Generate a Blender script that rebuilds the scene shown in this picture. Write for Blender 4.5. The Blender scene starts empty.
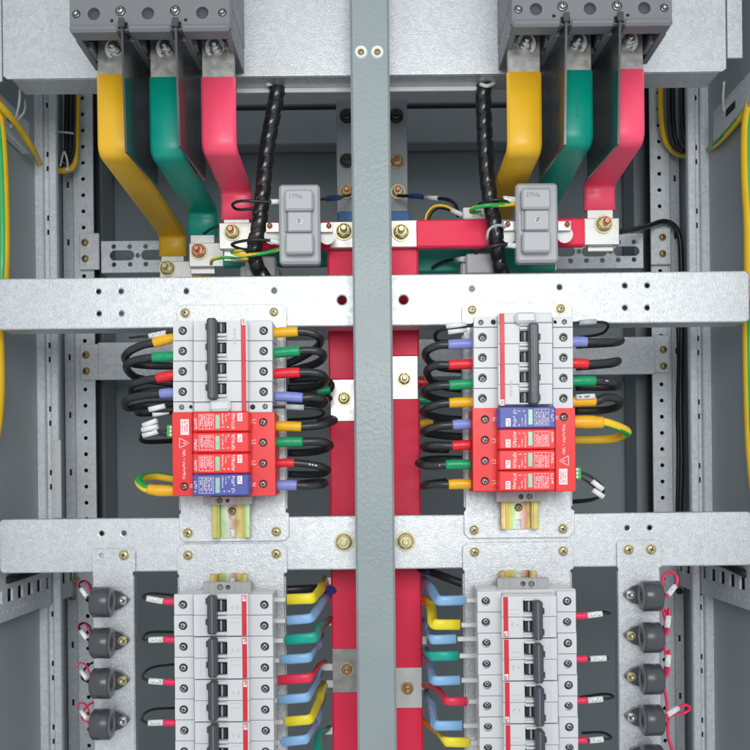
import bpy, math, random
from mathutils import Vector, Matrix
random.seed(11)
SC = bpy.context.scene
COL = SC.collection
# ---------------------------------------------------------------- metrics: millimetres, plane of the cross rails = depth 0
D = 850.0                         # distance camera -> rail plane
AN = math.atan2(8.0, 750.0)       # the hand-held camera is rolled a little
CA, SA = math.cos(AN), math.sin(AN)
VY = 480.0                        # eye level in the photo (the picture is the upper part of a taller view)
def W(px, py, d=0.0):             # photo pixel at depth d -> world mm (x right, y away, z up)
    dx, dy = px-375.0, py-VY
    k = (D+d)/D
    return Vector(((dx*CA-dy*SA)*k, d, -(dx*SA+dy*CA)*k))
def K(d): return (D+d)/D

# ---------------------------------------------------------------- materials
def lin(r, g, b):
    f = lambda v: (v/255/12.92 if v/255 <= 0.04045 else ((v/255+0.055)/1.055)**2.4)
    return (f(r), f(g), f(b), 1)
MATS = {}
def mat(name, rgb, rough=0.5, metal=0.0, var=0.06, scale=60.0, bump=0.0, bscale=400.0, coat=0.0, spec=0.5, kind=None, rvar=0.1):
    m = bpy.data.materials.new(name); m.use_nodes = True
    nt = m.node_tree; N = nt.nodes; L = nt.links
    b = N['Principled BSDF']
    b.inputs['Roughness'].default_value = rough
    b.inputs['Metallic'].default_value = metal
    b.inputs['Specular IOR Level'].default_value = spec
    b.inputs['Coat Weight'].default_value = coat
    b.inputs['Coat Roughness'].default_value = 0.15
    geo = N.new('ShaderNodeNewGeometry')
    no = N.new('ShaderNodeTexNoise'); no.inputs['Scale'].default_value = scale; no.inputs['Detail'].default_value = 5
    L.new(geo.outputs['Position'], no.inputs['Vector'])
    c = lin(*rgb)
    ramp = N.new('ShaderNodeMapRange'); ramp.inputs['From Min'].default_value = 0.3; ramp.inputs['From Max'].default_value = 0.7
    ramp.inputs['To Min'].default_value = 1-var; ramp.inputs['To Max'].default_value = 1+var
    L.new(no.outputs['Fac'], ramp.inputs['Value'])
    fac = ramp.outputs['Result']
    if kind == 'galv':            # zinc spangle
        vo = N.new('ShaderNodeTexVoronoi'); vo.inputs['Scale'].default_value = 260
        mp = N.new('ShaderNodeMixRGB'); mp.inputs['Fac'].default_value = 0.012
        L.new(geo.outputs['Position'], mp.inputs['Color1']); L.new(no.outputs['Color'], mp.inputs['Color2'])
        L.new(mp.outputs['Color'], vo.inputs['Vector'])
        sp = N.new('ShaderNodeSeparateColor'); L.new(vo.outputs['Color'], sp.inputs['Color'])
        mr = N.new('ShaderNodeMapRange'); mr.inputs['To Min'].default_value = 0.93; mr.inputs['To Max'].default_value = 1.06
        L.new(sp.outputs['Red'], mr.inputs['Value'])
        n2 = N.new('ShaderNodeTexNoise'); n2.inputs['Scale'].default_value = 560; n2.inputs['Detail'].default_value = 4; n2.inputs['Roughness'].default_value = 0.7
        L.new(geo.outputs['Position'], n2.inputs['Vector'])
        mr2 = N.new('ShaderNodeMapRange'); mr2.inputs['From Min'].default_value = 0.3; mr2.inputs['From Max'].default_value = 0.7
        mr2.inputs['To Min'].default_value = 0.82; mr2.inputs['To Max'].default_value = 1.14
        L.new(n2.outputs['Fac'], mr2.inputs['Value'])
        m1 = N.new('ShaderNodeMath'); m1.operation = 'MULTIPLY'; L.new(fac, m1.inputs[0]); L.new(mr.outputs['Result'], m1.inputs[1])
        m2 = N.new('ShaderNodeMath'); m2.operation = 'MULTIPLY'; L.new(m1.outputs[0], m2.inputs[0]); L.new(mr2.outputs['Result'], m2.inputs[1])
        fac = m2.outputs[0]
        rr = N.new('ShaderNodeMapRange'); rr.inputs['To Min'].default_value = rough-0.06; rr.inputs['To Max'].default_value = rough+0.06
        L.new(sp.outputs['Green'], rr.inputs['Value']); L.new(rr.outputs['Result'], b.inputs['Roughness'])
        bp = N.new('ShaderNodeBump'); bp.inputs['Strength'].default_value = 0.38; bp.inputs['Distance'].default_value = 0.0009
        L.new(n2.outputs['Fac'], bp.inputs['Height']); L.new(bp.outputs['Normal'], b.inputs['Normal'])
    else:
        if bump > 0:
            n2 = N.new('ShaderNodeTexNoise'); n2.inputs['Scale'].default_value = bscale; n2.inputs['Detail'].default_value = 2
            L.new(geo.outputs['Position'], n2.inputs['Vector'])
            bp = N.new('ShaderNodeBump'); bp.inputs['Strength'].default_value = bump; bp.inputs['Distance'].default_value = 0.001
            L.new(n2.outputs['Fac'], bp.inputs['Height']); L.new(bp.outputs['Normal'], b.inputs['Normal'])
        rr = N.new('ShaderNodeMapRange'); rr.inputs['From Min'].default_value = 0.3; rr.inputs['From Max'].default_value = 0.7
        rr.inputs['To Min'].default_value = max(0.03, rough-rvar*0.7); rr.inputs['To Max'].default_value = min(1, rough+rvar)
        L.new(no.outputs['Fac'], rr.inputs['Value']); L.new(rr.outputs['Result'], b.inputs['Roughness'])
    if kind == 'rainbow':         # yellow passivated zinc with colour bands
        sx = N.new('ShaderNodeSeparateXYZ'); L.new(geo.outputs['Position'], sx.inputs['Vector'])
        ad = N.new('ShaderNodeMath'); ad.operation = 'MULTIPLY_ADD'; ad.inputs[1].default_value = 38.0
        L.new(sx.outputs['X'], ad.inputs[0]); nm = N.new('ShaderNodeMath'); nm.operation = 'MULTIPLY'; nm.inputs[1].default_value = 0.3; L.new(no.outputs['Fac'], nm.inputs[0]); L.new(nm.outputs[0], ad.inputs[2])
        fr = N.new('ShaderNodeMath'); fr.operation = 'FRACT'; L.new(ad.outputs[0], fr.inputs[0])
        cr = N.new('ShaderNodeValToRGB'); L.new(fr.outputs[0], cr.inputs['Fac'])
        e = cr.color_ramp.elements
        e[0].position = 0; e[0].color = lin(214, 196, 140); e[1].position = 1; e[1].color = lin(214, 196, 140)
        for p, q in ((0.2, (205, 190, 90)), (0.4, (180, 215, 170)), (0.55, (225, 222, 200)), (0.7, (215, 175, 185)), (0.85, (190, 150, 90))):
            x = e.new(p); x.color = lin(*q)
        L.new(cr.outputs['Color'], b.inputs['Base Color'])
    else:
        mx = N.new('ShaderNodeVectorMath'); mx.operation = 'SCALE'
        mx.inputs[0].default_value = c[:3]; L.new(fac, mx.inputs['Scale'])
        L.new(mx.outputs['Vector'], b.inputs['Base Color'])
    MATS[name] = m
    return m
mat('galvanised', (204, 208, 211), 0.42, 0.72, 0.05, 14, kind='galv')
mat('post_zinc', (214, 220, 225), 0.5, 0.2, 0.05, 14, kind='galv')
mat('beam_steel', (150, 156, 160), 0.5, 0.2, 0.06, 18, bump=0.05)
mat('frame_paint', (140, 152, 154), 0.38, 0, 0.04, 14, bump=0.55, bscale=260)
mat('panel_paint', (132, 142, 146), 0.5, 0, 0.04, 7, bump=0.1, bscale=300)
mat('side_paint', (158, 168, 172), 0.45, 0, 0.04, 7, bump=0.1, bscale=300)
mat('mccb_grey', (114, 117, 121), 0.45, 0, 0.04, 40, bump=0.1, bscale=900)
mat('mccb_dark', (72, 76, 80), 0.5, 0, 0.04, 40)
mat('barrier', (48, 51, 54), 0.24, 0, 0.03, 30, spec=1.0)
mat('white_plastic', (206, 208, 210), 0.38, 0, 0.02, 30)
mat('ct_grey', (172, 175, 178), 0.42, 0, 0.03, 30, bump=0.05, bscale=900)
mat('clamp_grey', (165, 167, 168), 0.5, 0, 0.05, 60)
mat('handle_grey', (62, 68, 74), 0.35, 0, 0.04, 60)
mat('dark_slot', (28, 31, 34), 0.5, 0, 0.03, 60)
mat('rubber', (34, 36, 38), 0.33, 0, 0.12, 120, spec=0.55)
mat('thin_rubber', (24, 26, 28), 0.38, 0, 0.1, 120)
mat('wrap', (30, 31, 34), 0.2, 0, 0.12, 60, spec=0.7)
mat('sleeve_red', (244, 46, 84), 0.48, 0, 0.06, 22, bump=0.12, bscale=120, spec=0.35)
mat('bar_yellow', (226, 176, 34), 0.38, 0, 0.04, 22, bump=0.16, bscale=75)
mat('bar_green', (0, 150, 130), 0.38, 0, 0.05, 22, bump=0.16, bscale=75)
mat('bar_pink', (245, 80, 112), 0.38, 0, 0.04, 22, bump=0.16, bscale=75)
mat('bar_blue', (60, 110, 175), 0.4, 0, 0.05, 22)
mat('tin', (208, 208, 205), 0.36, 0.65, 0.05, 70, bump=0.05, bscale=300)
mat('tin_worn', (158, 158, 155), 0.4, 0.6, 0.2, 110, bump=0.1, bscale=300)
mat('zinc_yellow', (196, 188, 146), 0.34, 0.65, 0.16, 200)
mat('brass', (178, 158, 116), 0.34, 0.7, 0.16, 200)
mat('copper', (214, 146, 120), 0.28, 0.8, 0.12, 200)
mat('steel', (196, 198, 198), 0.26, 0.85, 0.1, 200)
mat('screw_steel', (200, 202, 203), 0.36, 0.35, 0.1, 200)
mat('dark_steel', (86, 84, 80), 0.3, 0.8, 0.15, 200)
mat('rainbow_zinc', (220, 200, 120), 0.3, 0.75, 0.08, 60, kind='rainbow')
mat('spd_red', (226, 44, 46), 0.36, 0, 0.03, 30)
mat('spd_blue', (70, 82, 158), 0.36, 0, 0.03, 30)
mat('stripe_red', (204, 32, 54), 0.4, 0, 0.03, 40)
mat('print_white', (240, 226, 228), 0.5, 0, 0.04, 80)
mat('print_grey', (182, 186, 190), 0.5, 0, 0.04, 80)
mat('pencil', (14, 112, 98), 0.5, 0, 0.1, 80)
mat('print_ink', (132, 136, 140), 0.5, 0, 0.04, 80)
mat('print_dark', (60, 62, 64), 0.5, 0, 0.04, 80)
mat('window_green', (150, 196, 168), 0.22, 0, 0.08, 150, spec=0.8)
mat('connector_green', (64, 168, 84), 0.4, 0, 0.04, 60)
mat('s_yellow', (232, 174, 20), 0.34, 0, 0.05, 80)
mat('s_green', (0, 150, 96), 0.34, 0, 0.05, 80)
mat('s_red', (222, 32, 48), 0.34, 0, 0.05, 80)
mat('s_lilac', (128, 138, 206), 0.34, 0, 0.05, 80)
mat('s_pink', (226, 40, 88), 0.36, 0, 0.05, 80)
mat('c_yellow', (232, 214, 44), 0.36, 0, 0.06, 80)
mat('c_blue', (132, 178, 220), 0.36, 0, 0.06, 80)
mat('c_teal', (20, 160, 140), 0.36, 0, 0.06, 80)
mat('c_red', (222, 46, 76), 0.36, 0, 0.06, 80)
mat('c_navy', (40, 64, 128), 0.36, 0, 0.06, 80)
mat('earth_yellow', (240, 196, 40), 0.34, 0, 0.04, 60)
mat('earth_green', (30, 160, 74), 0.34, 0, 0.04, 60)
mat('marker_white', (226, 228, 228), 0.42, 0, 0.04, 90)
mat('marker_grey', (172, 178, 182), 0.42, 0, 0.04, 90)
mat('toroid', (66, 68, 73), 0.28, 0, 0.05, 70, spec=0.6)
mat('toroid_face', (120, 122, 126), 0.42, 0, 0.05, 70)
mat('nylon', (206, 210, 208), 0.4, 0, 0.04, 90)

# ---------------------------------------------------------------- mesh building
class MB:
    def __init__(s): s.v = []; s.f = []; s.m = []; s.sm = []
    def add(s, vs, fs, mi=0, sm=False):
        o = len(s.v); s.v += [Vector(v) for v in vs]
        for f in fs: s.f.append([i+o for i in f]); s.m.append(mi); s.sm.append(sm)
        return s
    def convex(s, vs, fs, mi=0, sm=False):
        c = sum((Vector(v) for v in vs), Vector())/len(vs); out = []
        for f in fs:
            p = [Vector(vs[i]) for i in f]; n = (p[1]-p[0]).cross(p[2]-p[0])
            out.append(f if n.dot(sum(p, Vector())/len(p)-c) >= 0 else f[::-1])
        return s.add(vs, out, mi, sm)
    def box(s, a, b, bev=0.0, mi=0):
        lo = [min(a[i], b[i]) for i in range(3)]; hi = [max(a[i], b[i]) for i in range(3)]
        bev = min(bev, min(hi[i]-lo[i] for i in range(3))*0.49)
        if bev <= 0:
            vs = [(x, y, z) for x in (lo[0], hi[0]) for y in (lo[1], hi[1]) for z in (lo[2], hi[2])]
            return s.convex(vs, [(0, 1, 3, 2), (4, 5, 7, 6), (0, 1, 5, 4), (2, 3, 7, 6), (0, 2, 6, 4), (1, 3, 7, 5)], mi)
        vs = []; ix = {}
        for sx in (0, 1):
            for sy in (0, 1):
                for sz in (0, 1):
                    sg = (sx, sy, sz)
                    for ax in range(3):
                        p = [(hi if sg[i] else lo)[i] + (0 if i == ax else (-bev if sg[i] else bev)) for i in range(3)]
                        ix[(sg, ax)] = len(vs); vs.append(p)
        fs = []
        for ax in range(3):
            o1, o2 = [i for i in range(3) if i != ax]
            for q in (0, 1):
                def sg(u, v):
                    t = [0, 0, 0]; t[ax] = q; t[o1] = u; t[o2] = v; return tuple(t)
                fs.append([ix[(sg(u, v), ax)] for u, v in ((0, 0), (1, 0), (1, 1), (0, 1))])
            for u in (0, 1):
                for v in (0, 1):
                    def sg2(q):
                        t = [0, 0, 0]; t[ax] = q; t[o1] = u; t[o2] = v; return tuple(t)
                    fs.append([ix[(sg2(0), o1)], ix[(sg2(1), o1)], ix[(sg2(1), o2)], ix[(sg2(0), o2)]])
        for sx in (0, 1):
            for sy in (0, 1):
                for sz in (0, 1): fs.append([ix[((sx, sy, sz), a)] for a in range(3)])
        return s.convex(vs, fs, mi)
    def pbox(s, x0, y0, x1, y1, d0, d1, bev=0.0, mi=0):     # front face given in photo pixels at depth d0
        c = W((x0+x1)/2, (y0+y1)/2, d0); k = K(d0); hx = abs(x1-x0)/2*k; hz = abs(y1-y0)/2*k
        return s.box((c.x-hx, d0, c.z-hz), (c.x+hx, d1, c.z+hz), bev, mi)
    def cyl(s, p0, p1, r0, r1=None, n=18, mi=0, cap=True, rot=0.0):
        p0 = Vector(p0); p1 = Vector(p1); r1 = r0 if r1 is None else r1
        t = (p1-p0).normalized(); a = Vector((0, 0, 1)) if abs(t.z) < 0.9 else Vector((1, 0, 0))
        u = t.cross(a).normalized(); v = t.cross(u)
        vs = []
        for p, r in ((p0, r0), (p1, r1)):
            for i in range(n):
                q = 2*math.pi*i/n+rot; vs.append(p+u*math.cos(q)*r+v*math.sin(q)*r)
        fs = [[i, (i+1) % n, n+(i+1) % n, n+i] for i in range(n)]
        s.convex(vs, fs, mi, n > 8)
        if cap: s.convex(vs, [list(range(n)), list(range(n, 2*n))], mi)
        return s
    def lathe(s, c, ax, prof, n=28, mi=0, closed=False):      # prof: (distance along ax, radius)
        c = Vector(c); t = Vector(ax).normalized(); a = Vector((0, 0, 1)) if abs(t.z) < 0.9 else Vector((1, 0, 0))
        u = t.cross(a).normalized(); v = t.cross(u)
        vs = []
        for h, r in prof:
            for i in range(n):
                q = 2*math.pi*i/n; vs.append(c+t*h+(u*math.cos(q)+v*math.sin(q))*r)
        m = len(prof); fs = []
        for j in range(m if closed else m-1):
            k = (j+1) % m
            for i in range(n): fs.append([j*n+i, j*n+(i+1) % n, k*n+(i+1) % n, k*n+i])
        mis = mi if isinstance(mi, (list, tuple)) else [mi]*m
        for j in range(m if closed else m-1):
            s.add([], [], 0)
        o = len(s.v); s.v += vs
        for j in range(m if closed else m-1):
            for f in fs[j*n:(j+1)*n]: s.f.append([i+o for i in f]); s.m.append(mis[j]); s.sm.append(True)
        return s
    def sweep(s, pts, sec, ref=None, mi=0, smooth=True, sub=5, cap=True, scale=None, mfun=None, twist=0.0):
        P = [Vector(p) for p in pts]
        if sub > 1 and len(P) > 2:
            Q = []
            for i in range(len(P)-1):
                a = P[i-1] if i else P[0]*2-P[1]; b, c2 = P[i], P[i+1]; d = P[i+2] if i+2 < len(P) else P[-1]*2-P[-2]
                for j in range(sub):
                    t = j/sub
                    Q.append(0.5*((2*b)+(c2-a)*t+(2*a-5*b+4*c2-d)*t*t+(3*b-a-3*c2+d)*t**3))
            Q.append(P[-1]); P = Q
        n = len(sec); vs = []; N = None
        for i, p in enumerate(P):
            t0 = (P[i]-P[i-1]).normalized() if i else None
            t1 = (P[i+1]-P[i]).normalized() if i+1 < len(P) else None
            T = ((t0 or t1)+(t1 or t0)).normalized()
            st = 1.0
            if t0 and t1: st = 1/max(0.5, T.dot(t1))
            if ref is not None:
                r = Vector(ref); N = (r-T*r.dot(T)).normalized()
            elif N is None:
                a = Vector((0, 0, 1)) if abs(T.z) < 0.9 else Vector((1, 0, 0)); N = (a-T*a.dot(T)).normalized()
            else:
                N = (N-T*N.dot(T)).normalized()
            B = T.cross(N)
            if ref is not None and sub <= 1: pass
            else: st = 1.0
            f = scale[min(len(scale)-1, int(i*len(scale)/len(P)))] if scale else 1.0
            tw = twist*i; ct, sn = math.cos(tw), math.sin(tw)
            for (a, b) in sec:
                a2, b2 = (a*ct-b*sn, a*sn+b*ct)
                vs.append(p+N*a2*f+B*b2*f*st)
        o = len(s.v); s.v += vs
        for i in range(len(P)-1):
            for j in range(n):
                s.f.append([o+i*n+j, o+i*n+(j+1) % n, o+(i+1)*n+(j+1) % n, o+(i+1)*n+j])
                s.m.append(mfun(i, j) if mfun else mi); s.sm.append(smooth)
        if cap:
            s.f.append([o+j for j in range(n)][::-1]); s.m.append(mi); s.sm.append(False)
            e = o+(len(P)-1)*n
            s.f.append([e+j for j in range(n)]); s.m.append(mi); s.sm.append(False)
        return s
    def tube(s, pts, r, n=12, mi=0, **kw):
        return s.sweep(pts, [(math.cos(2*math.pi*i/n)*r, math.sin(2*math.pi*i/n)*r) for i in range(n)], None, mi, True, **kw)
    def plate(s, outline, holes, y, t, bev=0.0, mi=0):        # outline / holes: lists of (x, z) in mm; front face at y
        cu = bpy.data.curves.new('tmp', 'CURVE'); cu.dimensions = '2D'; cu.fill_mode = 'BOTH'
        cu.extrude = max(0.01, t/2-bev); cu.bevel_depth = bev; cu.bevel_resolution = 1
        for poly in [outline]+holes:
            sp = cu.splines.new('POLY'); sp.points.add(len(poly)-1); sp.use_cyclic_u = True
            for p, (x, z) in zip(sp.points, poly): p.co = (x, z, 0, 1)
        if bev: cu.offset = -bev
        ob = bpy.data.objects.new('tmp', cu); COL.objects.link(ob)
        dg = bpy.context.evaluated_depsgraph_get(); ev = ob.evaluated_get(dg); me = ev.to_mesh()
        o = len(s.v); yc = y+t/2
        s.v += [Vector((v.co.x, yc-v.co.z, v.co.y)) for v in me.vertices]
        for p in me.polygons:
            s.f.append([o+i for i in p.vertices]); s.m.append(mi); s.sm.append(False)
        ev.to_mesh_clear(); bpy.data.objects.remove(ob); bpy.data.curves.remove(cu)
        return s
    def strip(s, x0, x1, z0, z1, holes, y, t, mi=0):          # long perforated strip (constrained triangulation, holes cut through)
        from mathutils.geometry import delaunay_2d_cdt
        loops = [[(x0, z0), (x1, z0), (x1, z1), (x0, z1)]]+holes
        vs = []; es = []
        for lp in loops:
            o = len(vs); vs += [Vector(p) for p in lp]; es += [(o+i, o+(i+1) % len(lp)) for i in range(len(lp))]
        V, E, F, _, _, _ = delaunay_2d_cdt(vs, es, [], 0, 1e-5)
        hb = [(min(p[1] for p in h), max(p[1] for p in h), h) for h in holes]
        def inside(p, h):
            c = False
            for i in range(len(h)):
                a, b = h[i], h[i-1]
                if (a[1] > p.y) != (b[1] > p.y) and p.x < (b[0]-a[0])*(p.y-a[1])/(b[1]-a[1])+a[0]: c = not c
            return c
        keep = []
        for f in F:
            c = (V[f[0]]+V[f[1]]+V[f[2]])/3
            if not any(lo < c.y < hi and inside(c, h) for lo, hi, h in hb): keep.append(f)
        n = len(V); o = len(s.v)
        s.v += [Vector((v.x, y, v.y)) for v in V]+[Vector((v.x, y+t, v.y)) for v in V]
        for f in keep:
            p = [s.v[o+i] for i in f]; nn = (p[1]-p[0]).cross(p[2]-p[0]); f = list(f) if nn.y < 0 else list(f)[::-1]
            s.f.append([o+i for i in f]); s.f.append([o+n+i for i in f[::-1]]); s.m += [mi, mi]; s.sm += [False, False]
        cnt = {}
        for f in keep:
            for i in range(3):
                k = tuple(sorted((f[i], f[(i+1) % 3]))); cnt[k] = cnt.get(k, 0)+1
        for (a, b), c in cnt.items():
            if c == 1: s.f.append([o+a, o+b, o+n+b, o+n+a]); s.m.append(mi); s.sm.append(False)
        return s
    def build(s, name, mats, parent=None, label=None, origin=None):
        if parent is not None: L = LOC[parent.name]
        elif origin is not None: L = Vector(origin)
        else:
            lo = [min(v[i] for v in s.v) for i in range(3)]; hi = [max(v[i] for v in s.v) for i in range(3)]
            L = Vector([(lo[i]+hi[i])/2 for i in range(3)])
        me = bpy.data.meshes.new(name)
        me.from_pydata([tuple((v-L)*0.001) for v in s.v], [], s.f)
        for m in (mats if isinstance(mats, (list, tuple)) else [mats]): me.materials.append(MATS[m])
        me.polygons.foreach_set('material_index', s.m); me.polygons.foreach_set('use_smooth', s.sm)
        me.validate(); me.update()
        o = bpy.data.objects.new(name, me); COL.objects.link(o)
        if parent is not None: o.parent = parent
        else: o.location = L*0.001
        LOC[o.name] = L
        if label: o['label'] = label
        return o
LOC = {}
def tag(o, label, cat, group=None):
    o['label'] = label; o['category'] = cat
    if group: o['group'] = group
    return o
def thing(name, label, cat, loc, group=None):
    o = bpy.data.objects.new(name, None); COL.objects.link(o); o.empty_display_size = 0.01
    o.location = Vector(loc)*0.001; LOC[o.name] = Vector(loc)
    return tag(o, label, cat, group)
def struct(mb, name, mats):
    o = mb.build(name, mats); o['kind'] = 'structure'; return o
def dup(root, loc, label, rot=0.0):
    r = root.copy(); COL.objects.link(r); r.location = Vector(loc)*0.001; r.rotation_euler = (0, rot+random.uniform(-0.003, 0.003), 0); r['label'] = label
    for ch in list(root.children):
        q = ch.copy(); COL.objects.link(q); q.parent = r
        for g in list(ch.children):
            h = g.copy(); COL.objects.link(h); h.parent = q
    return r
# ---------------------------------------------------------------- shape helpers in photo pixels
def XZ(px, py, d): p = W(px, py, d); return (p.x, p.z)
def ppoly(pts, d): return [XZ(x, y, d) for x, y in pts]
def circ(px, py, r, d, n=16):
    x, z = XZ(px, py, d); r = r*K(d); return [(x+math.cos(2*math.pi*i/n)*r, z+math.sin(2*math.pi*i/n)*r) for i in range(n)]
def slot(x0, y0, x1, y1, d, n=8):         # stadium slot, horizontal or vertical
    (ax, az), (bx, bz) = XZ(x0, y0, d), XZ(x1, y1, d)
    cx, cz = (ax+bx)/2, (az+bz)/2; w, h = abs(bx-ax)/2, abs(bz-az)/2; r = min(w, h)
    out = []
    for qx, qz, a0 in ((1, 1, 0), (-1, 1, 90), (-1, -1, 180), (1, -1, 270)):
        for i in range(n+1):
            a = math.radians(a0+90*i/n); out.append((cx+qx*(w-r)+math.cos(a)*r, cz+qz*(h-r)+math.sin(a)*r))
    return out
def rect(x0, y0, x1, y1, d):
    c = W((x0+x1)/2, (y0+y1)/2, d); k = K(d); hx, hz = abs(x1-x0)/2*k, abs(y1-y0)/2*k
    return [(c.x-hx, c.z-hz), (c.x+hx, c.z-hz), (c.x+hx, c.z+hz), (c.x-hx, c.z+hz)]
def screw(parent, px, py, d, r, m='zinc_yellow', name='screw', h=2.2):      # pan head; raised dark cross paints the shade of a cross recess
    b = MB(); p = W(px, py, d); k = K(d); r *= k; y = Vector((0, -1, 0))
    b.cyl(p, p+y*0.8, r*1.04, r*1.04, 20, 0)
    b.lathe(p+y*0.8, y, [(0, r*0.9), (h*0.5, r*0.86), (h*0.85, r*0.6), (h, r*0.3), (h, 0.01)], 20, 0)
    a = random.random()*1.5
    for q in (a, a+math.pi/2):
        u = Vector((math.cos(q), 0, math.sin(q))); v = Vector((-math.sin(q), 0, math.cos(q)))
        vs = [p+y*(hh)+u*su*r*0.5+v*sv*r*0.11 for hh in (0.8, 0.8+h*1.02) for su, sv in ((-1, -1), (1, -1), (1, 1), (-1, 1))]
        b.convex(vs, [(0, 1, 2, 3), (4, 5, 6, 7), (0, 1, 5, 4), (1, 2, 6, 5), (2, 3, 7, 6), (3, 0, 4, 7)], 1)
    return b.build(name, [m, 'dark_steel'], parent)
def bolt(parent, px, py, d, r, m='zinc_yellow', stud='zinc_yellow', slen=9.0, name='bolt', washer='zinc_yellow'):
    b = MB(); p = W(px, py, d); r *= K(d); y = Vector((0, -1, 0))
    b.cyl(p, p+y*1.6, r*1.35, r*1.35, 24, 2)
    b.cyl(p+y*1.6, p+y*3.0, r*1.12, r*0.95, 24, 2)
    rot = random.random()
    b.cyl(p+y*3.0, p+y*7.4, r*0.98, r*0.98, 6, 0, True, rot); b.cyl(p+y*7.4, p+y*8.0, r*0.9, r*0.74, 20, 0)
    b.cyl(p+y*8.0, p+y*(8.0+slen*0.7), r*0.52, r*0.52, 16, 1); b.cyl(p+y*(8.0+slen*0.7), p+y*(8.0+slen*0.85), r*0.52, r*0.36, 16, 1)
    return b.build(name, [m, stud, washer], parent)
def glyphs(b, x0, y0, x1, y1, d, mi, step=None, dens=0.8, th=0.25, vertical=True, t=0.22):
    """A line of print too small to read: little bars, one cell per letter."""
    L = (y1-y0) if vertical else (x1-x0); w = (x1-x0) if vertical else (y1-y0)
    step = step or w*0.8; n = max(1, int(L/step))
    for i in range(n):
        if random.random() > dens: continue
        a = i*step; e = a+step*0.74
        for q in range(3):
            if q == 1:
                f = random.choice((0, 0.4, 0.78)); u0, u1 = w*f, w*(f+0.2); v0, v1 = a, e
            else:
                f = random.choice((0, 0.74) if q else (0, 0.36)); u0, u1 = w*random.choice((0, 0, 0.4)), w*random.uniform(0.7, 1); v0, v1 = a+(e-a)*f, a+(e-a)*(f+0.24)
            if vertical: b.pbox(x0+u0, y0+v0, x0+u1, y0+v1, d-t*random.uniform(0.8, 1.2), d+0.1, 0, mi)
            else: b.pbox(x0+v0, y0+u0, x0+v1, y0+u1, d-t*random.uniform(0.8, 1.2), d+0.1, 0, mi)
def text(b, s, px, py, d, h, rot=0.0, mi=0, t=0.3):
    """Real lettering, centred on a photo pixel, h px tall."""
    cu = bpy.data.curves.new('txt', 'FONT'); cu.body = s; cu.size = h*K(d)*1.4; cu.align_x = 'CENTER'; cu.align_y = 'CENTER'; cu.extrude = t/2
    cu.resolution_u = 2
    ob = bpy.data.objects.new('txt', cu); COL.objects.link(ob)
    dg = bpy.context.evaluated_depsgraph_get(); ev = ob.evaluated_get(dg); me = ev.to_mesh()
    p = W(px, py, d); ca, sa = math.cos(rot), math.sin(rot); o = len(b.v)
    b.v += [Vector((p.x+v.co.x*ca-v.co.y*sa, d-v.co.z-t*0.4, p.z+v.co.x*sa+v.co.y*ca)) for v in me.vertices]
    for q in me.polygons: b.f.append([o+i for i in q.vertices]); b.m.append(mi); b.sm.append(False)
    ev.to_mesh_clear(); bpy.data.objects.remove(ob); bpy.data.curves.remove(cu)
def P(*pts): return [W(*p) for p in pts]

# ================================================================ SETTING: the enclosure
struct(MB().box((-420, 350, -520), (420, 353, 900)), 'back_wall', 'panel_paint')
struct(MB().box((-404, -30, -520), (-400, 350, 900)), 'side_wall', 'side_paint')
struct(MB().box((400, -30, -520), (404, 350, 900)), 'side_wall', 'side_paint')
struct(MB().box((-404, -30, 900), (404, 353, 904)), 'ceiling', 'side_paint')
struct(MB().box((-404, -30, -524), (404, 353, -520)), 'floor', 'side_paint')

# ================================================================ REAR STEELWORK
for (y0, y1, lab) in ((86, 107, 'upper of two grey rear beams crossing behind the black wrapped cables'),
                      (112, 146, 'lower wider grey rear beam crossing just above the dark back wall')):
    b = MB(); a = W(80, (y0+y1)/2, 300).z; h = (y1-y0)/2*K(300)
    b.box((-375, 300, a-h), (375, 303, a+h), 1); b.box((-375, 303.2, a+h-3), (375, 330, a+h), 0.8); b.box((-375, 303.2, a-h), (375, 330, a-h+3), 0.8)
    tag(b.build('rear_beam', 'beam_steel'), lab, 'beam', 'rear cross beams')

for x0, x1, lab in ((97.5, 105, 'narrow dark rear post close beside the left perforated post'), (637, 649, 'narrow dark rear post close beside the right perforated post')):
    b = MB(); p, q = W(x0, VY, 290).x, W(x1, VY, 290).x; b.box((p, 290, -500), (q, 340, 880), 1)
    tag(b.build('rear_post', 'panel_paint'), lab, 'post', 'rear posts')

def upright_outer(px0, px1, lab, flip):
    d = 158; t = thing('frame_upright', lab, 'upright', W((px0+px1)/2, 700, d), 'vertical frame posts')
    x0 = W(px0, 375, d).x; x1 = W(px1, 375, d).x; w = x1-x0
    A = x0+w*0.38; B = x0+w*0.66
    if flip: A = x0+w*0.36; B = x0+w*0.6
    b = MB(); b.box((x0, d, -480), (A, d+9, 720), 1.2); b.box((B, d, -480), (x1, d+9, 720), 1.2)
    b.build('face', 'post_zinc', t)
    holes = []; z = -460; m = (A+B)/2
    while z < 700:
        for q in (0, 17):
            holes.append([(m-1.3, z+q-3.2), (m+1.3, z+q-3.2), (m+1.3, z+q+3.2), (m-1.3, z+q+3.2)])
        z += 76
    MB().strip(A+0.3, B-0.3, -480, 720, holes, d+7, 2).build('groove', 'post_zinc', t)
    MB().box((A, d+13, -470), (B, d+15, 710)).build('shade_backing', 'dark_slot', t)  # near-black sheet, paints the shade behind the groove
    return t
uo = upright_outer(36, 58, 'slim outer galvanised post with a centre groove, nearest the left edge', False)
b = MB(); b.pbox(54, 440, 61, 518, 155, 157.5, 0.6); b.build('edge_trim', 'white_plastic', uo)
uo2 = upright_outer(690.5, 712, 'slim outer galvanised post with a centre groove, nearest the right edge', True)
for q, (px, py) in ((uo, (50, 603)), (uo2, (706, 580))): screw(q, px, py, 166, 2.6, 'steel')

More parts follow.
